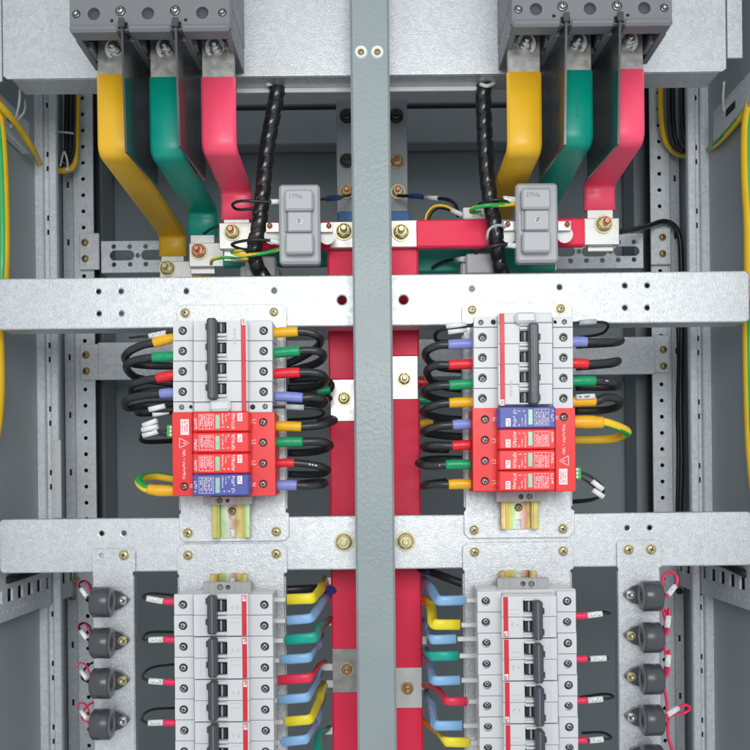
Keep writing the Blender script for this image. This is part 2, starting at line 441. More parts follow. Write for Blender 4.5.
def upright_inner(f0, f1, s0, s1, hx, hy0, skip, lab):
    d = 236; t = thing('perforated_upright', lab, 'upright', W((f0+f1)/2, 700, d), 'vertical perforated posts')
    x0, x1 = W(f0, 375, d).x, W(f1, 375, d).x
    xm = W(hx, 375, d).x; holes = []
    z0 = W(hx, hy0, d).z; p = 16.2*K(d)
    for i in range(-60, 70):
        z = z0-i*p
        if -460 < z < 700: holes.append([(xm+math.cos(a*math.pi/5)*2.7, z+math.sin(a*math.pi/5)*2.7) for a in range(10)])
    MB().strip(x0, x1, -480, 720, holes, d, 3).build('face', 'post_zinc', t)
    q0, q1 = W(s0, 375, d+8).x, W(s1, 375, d+8).x
    b = MB(); b.box((q0, d+8, -480), (q1, d+12, 720), 0.8)
    for i in range(-6, 10): b.box((q0+(q1-q0)*0.5-1.4, d+7.9, i*74+10), (q0+(q1-q0)*0.5+1.4, d+8.3, i*74+18), 0, 1)
    b.build('side_flange', ['post_zinc', 'dark_slot'], t)
    MB().box((x0+1, d+24, -480), (x1-1, d+26, 720)).build('shade_backing', 'dark_slot', t)  # dark sheet behind the holes, shade inside the post put in as colour
    return t
upright_inner(75.5, 95, 64.5, 75.2, 85, 114, (), 'perforated galvanised post with a row of round holes, left of the yellow copper bar')
upright_inner(652.5, 671.5, 672, 681.5, 661.5, 157.5, (), 'perforated galvanised post with a row of round holes, beside the black cable')

# slotted brackets and the plain crossbar between the posts
def slotted(x0, y0, x1, y1, slots, dots, side, bolts, lab):
    d = 226; t = thing('slotted_bracket', lab, 'bracket', W((x0+x1)/2, y1, d), 'slotted brackets')
    b = MB(); b.plate(rect(x0, y0, x1, y1, d), [slot(*s, d) for s in slots]+[circ(x, y, 2.3, d, 10) for x, y in dots], d, 3, 0.8)
    b.pbox(x0, y1-2.2, x1, y1, d+3.2, d+30, 0.4)
    b.build('face', 'post_zinc', t)
    MB().pbox(*side, d+3, d+6, 0.8).build('end_plate', 'post_zinc', t)
    for x, y in bolts: screw(t, x, y, d+3, 3.6, 'brass', h=3.2)
slotted(101, 240.5, 186, 272.5, [(109.5, 250.5, 134, 260), (141, 250, 165, 259.5)],
        [(113.5, 246.5), (129.5, 246.5), (145.5, 246.3), (113.8, 264.5), (130, 264.3), (145.7, 264), (137.5, 255.3)],
        (79.5, 233, 99, 269.5), [(85, 242.6), (85.3, 258.8)], 'slotted galvanised bracket on the left post, under the yellow copper bar')
slotted(556, 233.5, 643.5, 268.5, [(556.5, 247, 575, 256), (582, 247, 607, 256), (614, 246.5, 639.5, 255.5)],
        [(570.6, 260.8), (586.5, 260.5), (602.5, 260.2), (618.3, 259.8), (634.3, 259.5), (634.3, 241.8), (618.6, 242), (579, 251.5), (610.6, 251.2)],
        (651, 228, 671, 264.5), [(662.3, 237.3), (662.5, 253.8)], 'slotted galvanised bracket on the right post, below the bolted red bar end')
t = thing('crossbar', 'plain galvanised crossbar behind the cable loops, below the upper rail', 'crossbar', W(375, 376, 228))
MB().pbox(98, 339.5, 655, 377, 228, 231, 0.8).build('face', 'post_zinc', t)
b = MB(); b.pbox(80, 344, 99, 380, 231.5, 234, 0.8); b.build('end_plate', 'post_zinc', t)
b = MB(); b.pbox(652, 335, 670, 372.5, 231.5, 234, 0.8); b.build('end_plate', 'post_zinc', t)
for x, y in ((86, 355), (86.3, 371), (663.3, 349.5), (663.5, 366)): screw(t, x, y, 231, 3.6, 'brass', h=3.2)

# side rails running back along the side walls (square holes)
for sg, lab, yy in ((-1, 'perforated side rail with square holes, under the left end of the lower rail', 602), (1, 'perforated side rail with square holes, under the right end of the lower rail', 590)):
    zc = W(375+sg*375, yy, 0).z; hole = []
    t = thing('side_rail', lab, 'rail', (sg*385, 90, zc-26), 'side rails with square holes')
    def tz(y, z): return (y, z)
    b = MB(); poly = [(8, zc-25), (345, zc-25), (345, zc+27), (8, zc+27)]
    hs = []
    for i in range(12):
        y = 14+i*26
        hs.append([(y, zc-6), (y+13, zc-6), (y+13, zc+8), (y, zc+8)])
        for zz in (zc-15, zc+17):
            for yy2 in (y-3, y+13): hs.append([(yy2, zz-1.6), (yy2+2.2, zz-1.6), (yy2+2.2, zz+1.6), (yy2, zz+1.6)])
    b.plate(poly, hs, 0, 2.5)
    for v in b.v:                        # turn the plate to face the middle of the cabinet
        x, y, z = v; v.x = sg*(386)+(y if sg > 0 else -y); v.y = x; v.z = z
    if sg < 0: b.f = [f[::-1] for f in b.f]
    b.build('web', 'post_zinc', t)
    MB().box((sg*386.5, 8, zc+24.5), (sg*399, 345, zc+26.8), 0.4).build('lip', 'post_zinc', t)
    MB().box((sg*395, 10, zc-22), (sg*397, 340, zc+22)).build('shade_backing', 'dark_slot', t)  # added dark sheet, gives the square holes their shade by colour
# upper side rails carrying looped cables
for sg, yy, lab in ((-1, 116, 'short grey side bracket behind the yellow cable at the upper left corner'), (1, 104, 'short grey side bracket behind the yellow cable at the upper right corner')):
    zc = W(375+sg*360, yy, 60).z
    b = MB(); b.box((sg*390, 20, zc-18), (sg*399, 120, zc+18), 1)
    b.box((sg*389.7, 60, zc-4), (sg*390.2, 84, zc+4), 0, 1)
    tag(b.build('side_bracket', ['post_zinc', 'dark_slot']), lab, 'bracket')

# ================================================================ TOP PLATE
t = thing('mounting_plate', 'large galvanised top plate carrying both moulded case breakers', 'mounting plate', W(370, 79, 2))
zb = W(375, 75, 0).z
b = MB(); b.plate([(-368+0, zb+3), (-364, zb), (352, zb), (356, zb+3), (356, 640), (-368, 640)], [], 0, 2.5, 0.8)
b.build('face', 'galvanised', t)
MB().box((-360, 2.7, zb+0.2), (350, 36, zb+2.4), 0.6).build('flange', 'galvanised', t)
b = MB(); b.box((-384, 1, zb-2), (-369, 3, 640), 0.5); b.build('side_strip', 'galvanised', t)
b = MB(); b.box((357.5, 1.5, zb+14), (373, 4, 640), 0.5); b.build('side_strip', 'galvanised', t)
b = MB()
for x0, x1 in ((-138, -12), (12, 112)):
    b.box((x0, 26, zb-4.5), (x1, 28, zb), 0, 0)
    x = x0
    while x < x1-2: b.box((x, 25.4, zb-4.2), (x+1.3, 26, zb-1.5), 0, 0); x += 2.6
b.build('edge_trim', 'nylon', t)

# ================================================================ MOULDED CASE BREAKERS, BARRIERS AND COPPER BARS
def mccb(x0, x1, yb, lab):
    F = -88; t = thing('moulded_case_breaker', lab, 'breaker', W((x0+x1)/2, yb, F), 'moulded case breakers')
    zb = W((x0+x1)/2, yb, F).z; xl = W(x0, yb, F).x; xr = W(x1, yb, F).x; w = xr-xl
    cav = zb+27
    b = MB(); b.box((xl, -72, cav), (xr, 0, 540), 2); b.box((xl+0.5, -82, zb+4), (xr-0.5, -72.2, 540), 1)
    b.box((xl+0.4, -16, zb+4), (xr-0.4, -0.3, cav-0.2), 0.8)
    pole = w/3
    for i in range(4):
        xc = xl+i*pole; hw = 9 if 0 < i < 3 else 3.4
        lo, hi = max(xl, xc-hw), min(xr, xc+hw)
        if i in (1, 2):
            b.box((lo, -72, zb+0.3), (xc-1.6, -16.2, cav-0.2), 0.6); b.box((xc+1.6, -72, zb+0.3), (hi, -16.2, cav-0.2), 0.6)
            for q in (lo-2.5, hi-0.2): b.box((q, -58, zb+2), (q+2.7, -46, zb+8), 0.4); b.box((q, -36, zb+2), (q+2.7, -28, zb+8), 0.4)
        else:
            if i == 0: hi = lo+6
            else: lo = hi-6
            b.box((lo, -72, zb+0.3), (hi, -16.2, cav-0.2), 0.6)
            q = hi-0.2 if i == 0 else lo-4.5
            b.box((q, -56, zb+1), (q+4.7, -34, zb+9), 0.6)
    b.build('case', 'mccb_grey', t)
    # front cover with recesses
    px = lambda f: x0+(x1-x0)*f
    holes = [circ(px(f), 13-0.01067*(px(f)-148), 6.1, F) for f in (0.150, 0.487, 0.826)]
    holes += [circ(px(f), 10.5-0.01067*(px(f)-148), 5.2, F) for f in (0.316, 0.656)]
    holes += [circ(px(f), 20-0.01067*(px(f)-148), 1.6, F, 10) for f in (0.262, 0.722)]
    holes += [circ(px(f), 13-0.01067*(px(f)-148), 4.2, F, 14) for f in (0.040, 0.950)]
    sl = []
    for f in (0.333, 0.667): sl.append([(xl+w*f-4, zb+3), (xl+w*f+4, zb+3), (xl+w*f+4, zb+9), (xl+w*f-4, zb+9)])
    MB().plate([(xl, zb+2), (xr, zb+2), (xr, 540), (xl, 540)], holes+sl, F, 5.5, 0.8).build('cover', 'mccb_grey', t)
    b = MB()
    xs = [xl]+[xl+w*f for f in (0.333, 0.667)]+[xr]
    for i in range(3): b.box((xs[i]+(4 if i else 0), F-2.2, zb), (xs[i+1]-(4 if i < 2 else 0), -72.4, zb+6.6), 2)
    b.build('cover_edge', 'mccb_grey', t)
    b = MB(); b.box((xl+2, -83.4, zb+7), (xr-2, -82.2, 530)); b.build('recess_floor', 'mccb_dark', t)
    for f in (0.040, 0.950): screw(t, px(f), 13-0.01067*(px(f)-148), -83.6, 3.4, 'steel', h=2.6)
    for f in (0.316, 0.656): screw(t, px(f), 10.5-0.01067*(px(f)-148), -83.6, 4.4, 'steel', h=2.6)
    return xl, xr, zb
ML = mccb(69.5, 230, 32, 'dark grey moulded case breaker on the top plate, the one above the left yellow bar')
MR = mccb(512, 672.5, 26.5, 'dark grey moulded case breaker on the top plate, the one farther from the left post')
def barrier(M, f, dz, lab):
    xl, xr, zb = M; x = xl+(xr-xl)*f
    pts = [(-92, zb+8), (4, zb+14), (4, zb-dz), (-84, zb-dz)]
    b = MB(); n = len(pts)
    tw = 0.06 if x < 0 else -0.06          # the sheets are not quite square to the face
    vs = [(x-1.0+(y+92)*tw, y, z) for y, z in pts]+[(x+1.0+(y+92)*tw, y, z) for y, z in pts]
    b.convex(vs, [list(range(n)), list(range(n, 2*n))]+[[i, (i+1) % n, n+(i+1) % n, n+i] for i in range(n)])
    b.box((x-2.6, -93.5, zb+2.5), (x+2.6, -90, zb+10.5), 0.5)
    tag(b.build('phase_barrier', 'barrier'), lab, 'barrier', 'phase barriers')
barrier(ML, 0.333, 106, 'glossy dark phase barrier between the left yellow and green bars')
barrier(ML, 0.667, 101, 'glossy dark phase barrier between the left green and pink-red bars')
barrier(MR, 0.333, 104, 'glossy dark phase barrier between the right yellow and green bars')
barrier(MR, 0.667, 104, 'glossy dark phase barrier between the right green and pink-red bars')

def rsec(w, t, c):     # flat bar section with softened edges: (a along normal, b along width)
    w /= 2; t /= 2
    return [(-t, -w+c), (-t, w-c), (-t+c, w), (t-c, w), (t, w-c), (t, -w+c), (t-c, -w), (-t+c, -w)]
def copper(xc_px, py_ref, ybend, ys, dend, yb2, yend, m, lab, boltxy, sm='copper'):
    d0 = -44; X = W(xc_px, py_ref, d0).x
    z = lambda py, d: W(xc_px, py, d).z
    zs, z1 = z(ys, d0), z(ybend, d0)
    t = thing('copper_bar', lab, 'busbar', (X, d0, zs), 'coloured copper bars')
    xe = 375+(xc_px-375)*K(d0)/K(dend)
    zz2 = W(xe, yb2, dend).z; zz3 = W(xe, yend, dend).z
    def path(raw, rr=10):
        out = [Vector(raw[0])]
        for i in range(1, len(raw)-1):
            p = Vector(raw[i]); a = (Vector(raw[i-1])-p).normalized(); c = (Vector(raw[i+1])-p).normalized()
            for q in range(7):
                u = q/6; out.append((1-u)**2*(p+a*rr)+2*u*(1-u)*p+u*u*(p+c*rr))
        out.append(Vector(raw[-1])); return out
    raw = [(X, d0, zs), (X, d0, z1), (X, dend, zz2), (X, dend, zz3)]
    b = MB(); b.sweep(path(raw), rsec(32.6, 8.4, 2.2), (0, 1, 0) if False else None, 0, False, 1)
    # section frame: keep the width along X
    b2 = MB(); P2 = path(raw); sec = rsec(32.6, 8.4, 2.2); n = len(sec); vs = []
    for i, p in enumerate(P2):
        t0 = (P2[i]-P2[i-1]).normalized() if i else (P2[1]-P2[0]).normalized()
        t1 = (P2[i+1]-P2[i]).normalized() if i+1 < len(P2) else t0
        T = (t0+t1).normalized(); N = T.cross(Vector((1, 0, 0))); st = 1/max(0.6, T.dot(t1))
        for a, c in sec: vs.append(p+N*a*st+Vector((1, 0, 0))*c)
    fs = []
    for i in range(len(P2)-1):
        for j in range(n): fs.append([i*n+j, (i+1)*n+j, (i+1)*n+(j+1) % n, i*n+(j+1) % n])
    fs.append(list(range(n))); fs.append([(len(P2)-1)*n+j for j in range(n)][::-1])
    b2.add(vs, fs)
    for i, f in enumerate(b2.f): b2.sm[i] = len(f) == 4 and (i % n) not in (1, 3, 5, 7)
    b2.build('sleeve', m, t)
    b3 = MB(); b3.box((X-15.4, d0-3, zs-4), (X+15.4, d0+3, zs+37), 0.8); b3.build('lug', 'tin_worn', t)
    b4 = MB(); b4.box((X-14, dend-3, zz3-44), (X+14, dend+3, zz3+3), 0.8); b4.build('lug', 'tin', t)
    bolt(t, boltxy[0], boltxy[1], d0-3, 5.6, 'steel', 'steel', 5, 'bolt', 'steel')
    b5 = MB(); px, py = boltxy; b5.cyl(W(px, py, d0-3), W(px, py, d0-5), 9.6, 9.6, 24); b5.build('washer', 'tin_worn', t)
    return X
copper(115.3, 110, 153, 76, 183, 234, 257, 'bar_yellow', 'yellow sleeved copper bar under the left breaker, beside the slotted bracket', (115.5, 50))
copper(167.5, 110, 154, 79, 118, 210, 236, 'bar_green', 'green sleeved copper bar between two barriers under the left breaker', (166.5, 49))
copper(219, 110, 149, 79, 56, 190, 220.5, 'bar_pink', 'pink-red sleeved copper bar beside the left black wrapped cable', (215.5, 48))
copper(524, 110, 150, 74, 183, 230, 252, 'bar_yellow', 'yellow sleeved copper bar running back behind the right current transformer', (525.5, 44.5))
copper(575, 110, 142, 72, 118, 206, 232, 'bar_green', 'green sleeved copper bar with faint pencil marks under the right breaker', (576.5, 43.5))
copper(626.5, 110, 140, 71, 56, 184, 211, 'bar_pink', 'pink-red sleeved copper bar ending at the far right bolted joint', (627.5, 42.5))

for o in [o for o in COL.objects if o.get('label', '').startswith('green sleeved copper bar with faint')]:
    b = MB(); glyphs(b, 575.5, 88, 578.6, 101, -48.2, 0, 2.4, 0.9); glyphs(b, 576, 104, 578.4, 118, -48.2, 0, 2.0, 0.8); b.build('pencil_marks', 'pencil', o)

# horizontal phase bars
def hbar(lab, x0, y0, x1, y1, d, sleeves, m, bolts):
    c = W((x0+x1)/2, (y0+y1)/2, d); t = thing('horizontal_busbar', lab, 'busbar', c, 'horizontal busbars')
    MB().pbox(x0, y0, x1, y1, d, d+6, 0.8).build('bar', 'tin', t)
    for a, e in sleeves:
        yy = -0.01067*((a+e)/2-(x0+x1)/2)
        MB().pbox(a, y0-0.6+yy, e, y1+0.6+yy, d-1.2, d+7.2, 2).build('sleeve', m, t)
    for (px, py, r, mm, st) in bolts: bolt(t, px, py, d, r, mm, st)
hbar('short red sleeved horizontal bar passing through the left current transformer', 219, 222, 358, 248.5, 46, [(251, 331)], 'sleeve_red',
     [(232.5, 232.5, 6.4, 'zinc_yellow', 'copper'), (344, 231.5, 6.8, 'zinc_yellow', 'zinc_yellow')])
hbar('long red sleeved horizontal bar passing through the right current transformer', 391, 219, 619.5, 246, 46, [(415.5, 493), (529, 586)], 'sleeve_red',
     [(401, 232.5, 6.8, 'zinc_yellow', 'zinc_yellow'), (603.5, 224.5, 6.8, 'zinc_yellow', 'copper')])
hbar('green horizontal bar behind the left red bar, bolted to the green copper bar', 189, 242, 352, 266, 108, [(222, 350)], 'bar_green',
     [(199, 251.5, 6.4, 'copper', 'copper')])
hbar('green horizontal bar half hidden below the right red bar', 392, 249, 557, 271, 108, [(394, 556)], 'bar_green', [])
hbar('yellow horizontal bar low behind the upper rail, bolted to the left yellow bar', 159.5, 261, 214, 283, 173, [(191, 213)], 'bar_yellow',
     [(167.5, 268.5, 6.2, 'zinc_yellow', 'zinc_yellow')])

# vertical main bars
def vbar(lab, x0, x1, y0, y1, win, bolts):
    d = 55; t = thing('vertical_busbar', lab, 'busbar', W((x0+x1)/2, y1, d), 'vertical red busbars')
    k = K(d); xc = W((x0+x1)/2, 420, d).x; hw = (x1-x0)/2*k
    zt = W((x0+x1)/2, y0, d).z; zbm = W((x0+x1)/2, y1, d).z
    MB().box((xc-hw+1.4, d+1.2, zbm), (xc+hw-1.4, d+7, zt+26), 0.8).build('bar', win[0][2], t)
    zs = [zt]
    for a, e, _ in win: zs += [W((x0+x1)/2, a, d).z, W((x0+x1)/2, e, d).z]
    zs.append(zbm)
    for i in range(0, len(zs), 2): MB().box((xc-hw, d, zs[i+1]), (xc+hw, d+8.2, zs[i]), 2).build('sleeve', 'sleeve_red', t)
    for a, e, m in win[1:]:
        MB().box((xc-hw+1.2, d+0.9, W((x0+x1)/2, e, d).z-4), (xc+hw-1.2, d+1.15, W((x0+x1)/2, a, d).z+4)).build('bare_face', m, t)
    for px, py, r, mm, st in bolts: bolt(t, px, py, d+0.8, r, mm, st, 6)
vbar('red sleeved vertical busbar on the left of the grey pillar', 329, 361, 249, 800, [(380.5, 420, 'tin'), (650, 691.5, 'tin_worn')],
     [(344, 398.5, 5.2, 'zinc_yellow', 'copper'), (347, 669, 5.0, 'brass', 'copper')])
vbar('red sleeved vertical busbar on the right of the grey pillar', 386, 420, 245, 800, [(357, 398, 'tin'), (669, 707, 'tin')],
     [(404.2, 379, 5.2, 'zinc_yellow', 'copper'), (407.5, 688, 5.0, 'brass', 'copper')])

# neutral plate behind the pillar
t = thing('neutral_plate', 'dark grey bolted plate standing behind the grey pillar, blue at its foot', 'busbar', W(372, 222, 200))
MB().pbox(336.5, 99.5, 407.5, 214, 200, 206, 0.8).build('plate', 'beam_steel', t)
MB().pbox(338, 211, 410, 225, 198.5, 207, 1.2).build('sleeve', 'bar_blue', t)
for x, y, m, s2 in ((347, 116, 'dark_steel', 'dark_steel'), (396, 116, 'dark_steel', 'dark_steel'), (347, 161, 'dark_steel', 'dark_steel'),
                (397, 162, 'brass', 'copper'), (347, 192, 'brass', 'copper'), (398, 192, 'zinc_yellow', 'copper')): bolt(t, x, y, 200, 5.4, m, s2, 6, 'bolt', m)

# ================================================================ CURRENT TRANSFORMERS
def ct(x0, y0, x1, y1, txt, lab, back=False):
    d = -2 if not back else 88
    t = thing('current_transformer', lab, 'transformer', W((x0+x1)/2, y1, d), 'grey current transformers')
    w, h = x1-x0, y1-y0
    b = MB(); b.pbox(x0, y0, x1, y1, d, d+14, 2.4); b.build('frame', 'ct_grey', t)
    b = MB(); b.pbox(x0+1.5, y0+3, x1-1.5, y1-4, d+14.2, d+40, 2); b.build('core_case', 'ct_grey', t)
    b = MB(); b.pbox(x0+w*0.13, y0+h*0.065, x0+w*0.83, y0+h*0.325, d-11, d-0.2, 1.8); b.build('terminal_cover', 'ct_grey', t)
    b = MB(); b.pbox(x0+w*0.20, y0+h*0.34, x0+w*0.80, y0+h*0.6, d-7, d-0.2, 1.4); b.pbox(x0+w*0.13, y0+h*0.345, x0+w*0.19, y0+h*0.6, d-4, d-0.2, 1); b.build('middle_cover', 'ct_grey', t)
    b = MB(); b.pbox(x0+w*0.15, y0+h*0.61, x0+w*0.84, y0+h*0.87, d-11, d-0.2, 1.8); b.build('terminal_cover', 'ct_grey', t)
    screw(t, x0+w*0.5, y0+h*0.47, d-7, 2.6, 'steel')
    if txt:
        b = MB(); text(b, txt, x0+w*0.40, y0+h*0.155, d-11, 4.4, 0, 0); b.build('print', 'print_ink', t)
        for sx in (-1, 1):
            ex = x0 if sx < 0 else x1
            b = MB(); b.pbox(min(ex, ex+sx*13), y0+h*0.485, max(ex, ex+sx*13), y0+h*0.605, d+16, d+18, 0.4)
            b.cyl(W(ex+sx*7, y0+h*0.66, d+24), W(ex+sx*7, y0+h*0.66, d+34), 8, 8, 20, 0); tb = b.build('terminal_tab', 'tin', t)
            s2 = screw(t, ex+sx*9, y0+h*0.53, d+16, 3.0, 'copper', 'terminal_screw', 4)
    return t
ct(279, 184, 320, 263.5, '1TNa', 'pale grey current transformer clamped on the short left red bar')
ct(516.5, 182.5, 558, 262, '2TNa', 'pale grey current transformer printed 2TNa on the long right red bar')
def ct_rear(x0, y0, x1, y1, lab):
    d = 62; t = thing('current_transformer', lab, 'transformer', W((x0+x1)/2, y1, d), 'grey current transformers')
    b = MB(); b.pbox(x0, y0, x1, y1, d, d+40, 2.4); b.build('frame', 'ct_grey', t)
    b = MB(); b.pbox(x0+5, y0-9, x1-3, y0+12, d-7, d-0.2, 2); b.build('terminal_cover', 'ct_grey', t)
ct_rear(240, 265, 279, 300, 'grey rear transformer mostly hidden by the upper rail, left of the pillar')
ct_rear(461, 262, 499, 298, 'grey rear transformer mostly hidden by the upper rail, right of the pillar')
b = MB(); b.pbox(463, 207, 487, 219, 64, 78, 1.2); text(b, '2TNa', 478, 215.2, 64, 3.4, 0, 1); b.pbox(465, 219, 485, 231, 70, 84)
tag(b.build('wire_tag', ['marker_white', 'print_dark']), 'small white tag printed 2TNa above the long red bar', 'tag')

# ================================================================ CROSS RAILS
def rail(yl, h, lab, holes, bigs):
    yc = yl-4+h/2; z = W(375, yc, 0).z; hz = h/2
    t = thing('cross_rail', lab, 'rail', (0, 0, z-hz), 'galvanised cross rails')
    X = 377; r = 5
    out = []
    for cx, cz, a0 in ((X-r, z+hz-r, 0), (-X+r, z+hz-r, 90), (-X+r, z-hz+r, 180), (X-r, z-hz+r, 270)):
        for i in range(6): a = math.radians(a0+18*i); out.append((cx+math.cos(a)*r, cz+math.sin(a)*r))
    MB().plate(out, [circ(x, y, 2.3, 0, 12) for x, y in holes]+[circ(x, y, rr, 0, 18) for x, y, rr in bigs], 0, 3.4, 1.5).build('face', 'galvanised', t)
    b = MB(); b.box((-X+3, 2.6, z+hz-4), (X-3, 30, z+hz-0.6), 1); b.build('flange', 'galvanised', t)
    b = MB(); b.box((-X+3, 2.6, z-hz+0.6), (X-3, 30, z-hz+4), 1); b.build('flange', 'galvanised', t)
    return t
r1 = rail(278.5, 51.5, 'upper galvanised cross rail, the one with two red-looking round holes',
     [(98.3, 291.3), (120.8, 291.2), (98.8, 313.5), (121.2, 313.4), (186, 291), (274, 290.5), (472, 288.7), (559.7, 287), (625.2, 285.5), (647.5, 285.3), (625.2, 307.7), (647.5, 307.6)],
     [(342, 300, 4.4), (403.5, 299.7, 4.4)])
r2 = rail(519.5, 54, 'lower galvanised cross rail, with two hex bolts beside the pillar',
     [(101.5, 533.5), (123.8, 533.3), (627.3, 528), (650, 527.8), (123.5, 612)][:4], [])
bolt(r2, 344, 542, 0, 7.2, 'zinc_yellow', 'zinc_yellow', 3); bolt(r2, 405.5, 541.3, 0, 7.2, 'zinc_yellow', 'zinc_yellow', 3)

# centre pillar
t = thing('centre_pillar', 'blue-grey painted centre pillar standing in front of both rails', 'pillar', W(373, 800, -32))
kx = K(-32); xm = W(373.3, 375, -32).x
b = MB(); b.box((xm-19.6*kx, -32, -400), (xm+19.6*kx, -0.6, 600), 2.2)
b.build('post', 'frame_paint', t)
for x in (361, 377.3):
    b = MB(); p = W(x, 52.3, -32); b.cyl(p, p+Vector((0, -1.8, 0)), 6.3, 5.6, 24); b.build('washer', 'marker_white', t)
    screw(t, x, 52.3, -33.6, 3.2, 'brass')

# ================================================================ DEVICE PLATES, DIN RAILS, END CLAMPS
def dplate(lab, x0, y0, x1, y1, notch_y, screws, inset=3.2):
    d = -3; t = thing('device_plate', lab, 'mounting plate', W((x0+x1)/2, y1, d), 'device mounting plates')
    c = 5
    L = []
    n0, n1 = notch_y      # flange zone between the tabs
    L = [(x0+c, y0), (x1-c, y0), (x1, y0+c), (x1, n0), (x1-inset, n0+1.5), (x1-inset, n1-1.5), (x1, n1), (x1, y1-c), (x1-c, y1),
         (x0+c, y1), (x0, y1-c), (x0, n1), (x0+inset*0.5, n1-1.5), (x0+inset*0.5, n0+1.5), (x0, n0), (x0, y0+c)]
    sh = lambda x, y: XZ(x, y+(-0.01067)*(x-(x0+x1)/2)*0, d)
    cx, cy = (x0+x1)/2, (y0+y1)/2; cw = W(cx, cy, d); k = K(d)
    poly = [(cw.x+(x-cx)*k, cw.z-(y-cy)*k) for x, y in L]
    MB().plate(poly, [], d, 2.4, 0.5).build('face', 'galvanised', t)
    for sx, xx in ((1, x1-inset), (-1, x0+inset*0.5)):
        X = cw.x+(xx-cx)*k
        b = MB(); b.box((X-0.2 if sx > 0 else X-1.8, d+1, cw.z-(n1-4-cy)*k), (X+1.8 if sx > 0 else X+0.2, d+12, cw.z-(n0+4-cy)*k), 0.7); b.build('flange', 'galvanised', t)
    for x, y in screws: screw(t, x, y, d, 5.0, 'zinc_yellow')
    return t
dplate('galvanised device plate under the left main breaker and red arrester', 178, 304.5, 288, 541.5, (332, 514), [(185.3, 313), (274, 312.2), (188, 533), (276.3, 531.7)])
dplate('galvanised device plate under the lower left row of breakers', 178.5, 543.5, 288.5, 840, (573, 825), [(188, 555.3), (276.3, 553.7)])
dplate('galvanised device plate under the right main breaker and red arrester', 463, 302.5, 573.5, 538, (330, 511), [(472, 310), (560.5, 308.8), (474, 530), (562.7, 528.8)])
dplate('galvanised device plate under the lower right row of breakers', 464, 543-1, 575, 840, (569, 825), [(474.5, 552), (563, 551)])

def din(lab, x0, x1, y0, y1, vis, sc, notch):
    d = -5.6; t = thing('din_rail', lab, 'DIN rail', W((x0+x1)/2, y1, d), 'zinc DIN rails')
    c = W((x0+x1)/2, (y0+y1)/2, d); k = K(d); hw = (x1-x0)/2*k; hz = (y1-y0)/2*k
    b = MB(); X = c.x
    hs = []
    for (nx, ny0, ny1) in notch:
        q = W(nx, ny0, d); e = W(nx, ny1, d); hs.append([(q.x-2.6, e.z), (q.x+2.6, e.z), (q.x+2.6, q.z), (q.x-2.6, q.z)])
    b.plate([(X-hw*0.62, c.z-hz), (X+hw*0.62, c.z-hz), (X+hw*0.62, c.z+hz), (X-hw*0.62, c.z+hz)], hs, d, 1.6)
    for sx in (-1, 1):
        b.box((X+sx*hw*0.64, d-9, c.z-hz), (X+sx*hw*0.72, d+1, c.z+hz), 0.3); b.box((X+sx*hw*0.72, d-9, c.z-hz), (X+sx*hw, d-7.4, c.z+hz), 0.5)
    b.build('profile', 'rainbow_zinc', t)
    for x, y in sc: screw(t, x, y, d, 4.2, 'brass')
din('rainbow zinc DIN rail end showing under the left red arrester', 213, 250.5, 332, 537.5, 0, [(232.3, 511)], [(232.3, 528, 537.2), (232.3, 514.5, 519.5)])
din('greenish zinc DIN rail end showing above the lower left breakers', 213, 250, 573, 840, 0, [], [(232, 577, 590)])
din('rainbow zinc DIN rail end showing under the right red arrester', 498.5, 536, 332, 529, 0, [(518.5, 507.5)], [(518.5, 519.5, 528.7)])
din('bright zinc DIN rail end showing above the lower right breakers', 499.5, 536.5, 570, 840, 0, [], [(519, 573, 590)])

def clamp(lab, x0, y0, x1, y1, hx):
    d = -34; t = thing('end_clamp', lab, 'clamp', W((x0+x1)/2, y1, -10), 'grey rail end clamps')
    b = MB(); w = x1-x0
    q = MB(); h = y1-y0
    cw = W((x0+x1)/2, (y0+y1)/2, d); k = K(d)
    b.plate([(cw.x-w/2*k, cw.z-h/2*k), (cw.x+w/2*k, cw.z-h/2*k), (cw.x+w/2*k, cw.z+h/2*k), (cw.x-w/2*k, cw.z+h/2*k)], [circ(x, y0+h*0.5, r, d, 12) for x, r in hx], d, 8, 0.5)
    b.pbox(x0+0.3, y0+0.4, x1-0.3, y1-0.4, d+8.2, -12, 0.6)
    for f in (0.12, 0.24, 0.66, 0.78): b.pbox(x0+w*f, y0+0.3, x0+w*f+0.7, y1-0.3, d-0.5, d+2)
    b.build('body', 'clamp_grey', t)
    b = MB(); x, r = hx[0]; b.cyl(W(x, y0+h*0.5, d+5), W(x, y0+h*0.5, d+8), r*0.9, r*0.9, 14); b.build('screw', 'dark_steel', t)
clamp('grey rail end clamp tucked under the left red arrester', 203, 496.5, 252, 504.5, [(219.5, 3), (227.5, 2)])
clamp('grey rail end clamp on top of the lower left breaker row', 203, 582.5, 251, 592.5, [(220, 3), (228, 2.4)])
clamp('grey rail end clamp tucked under the right red arrester', 496.5, 491.5, 547, 501.5, [(529.5, 3), (521, 2.6)])
clamp('grey rail end clamp on top of the lower right breaker row', 497.5, 578.5, 549, 589.5, [(531.5, 3), (523, 2.6)])

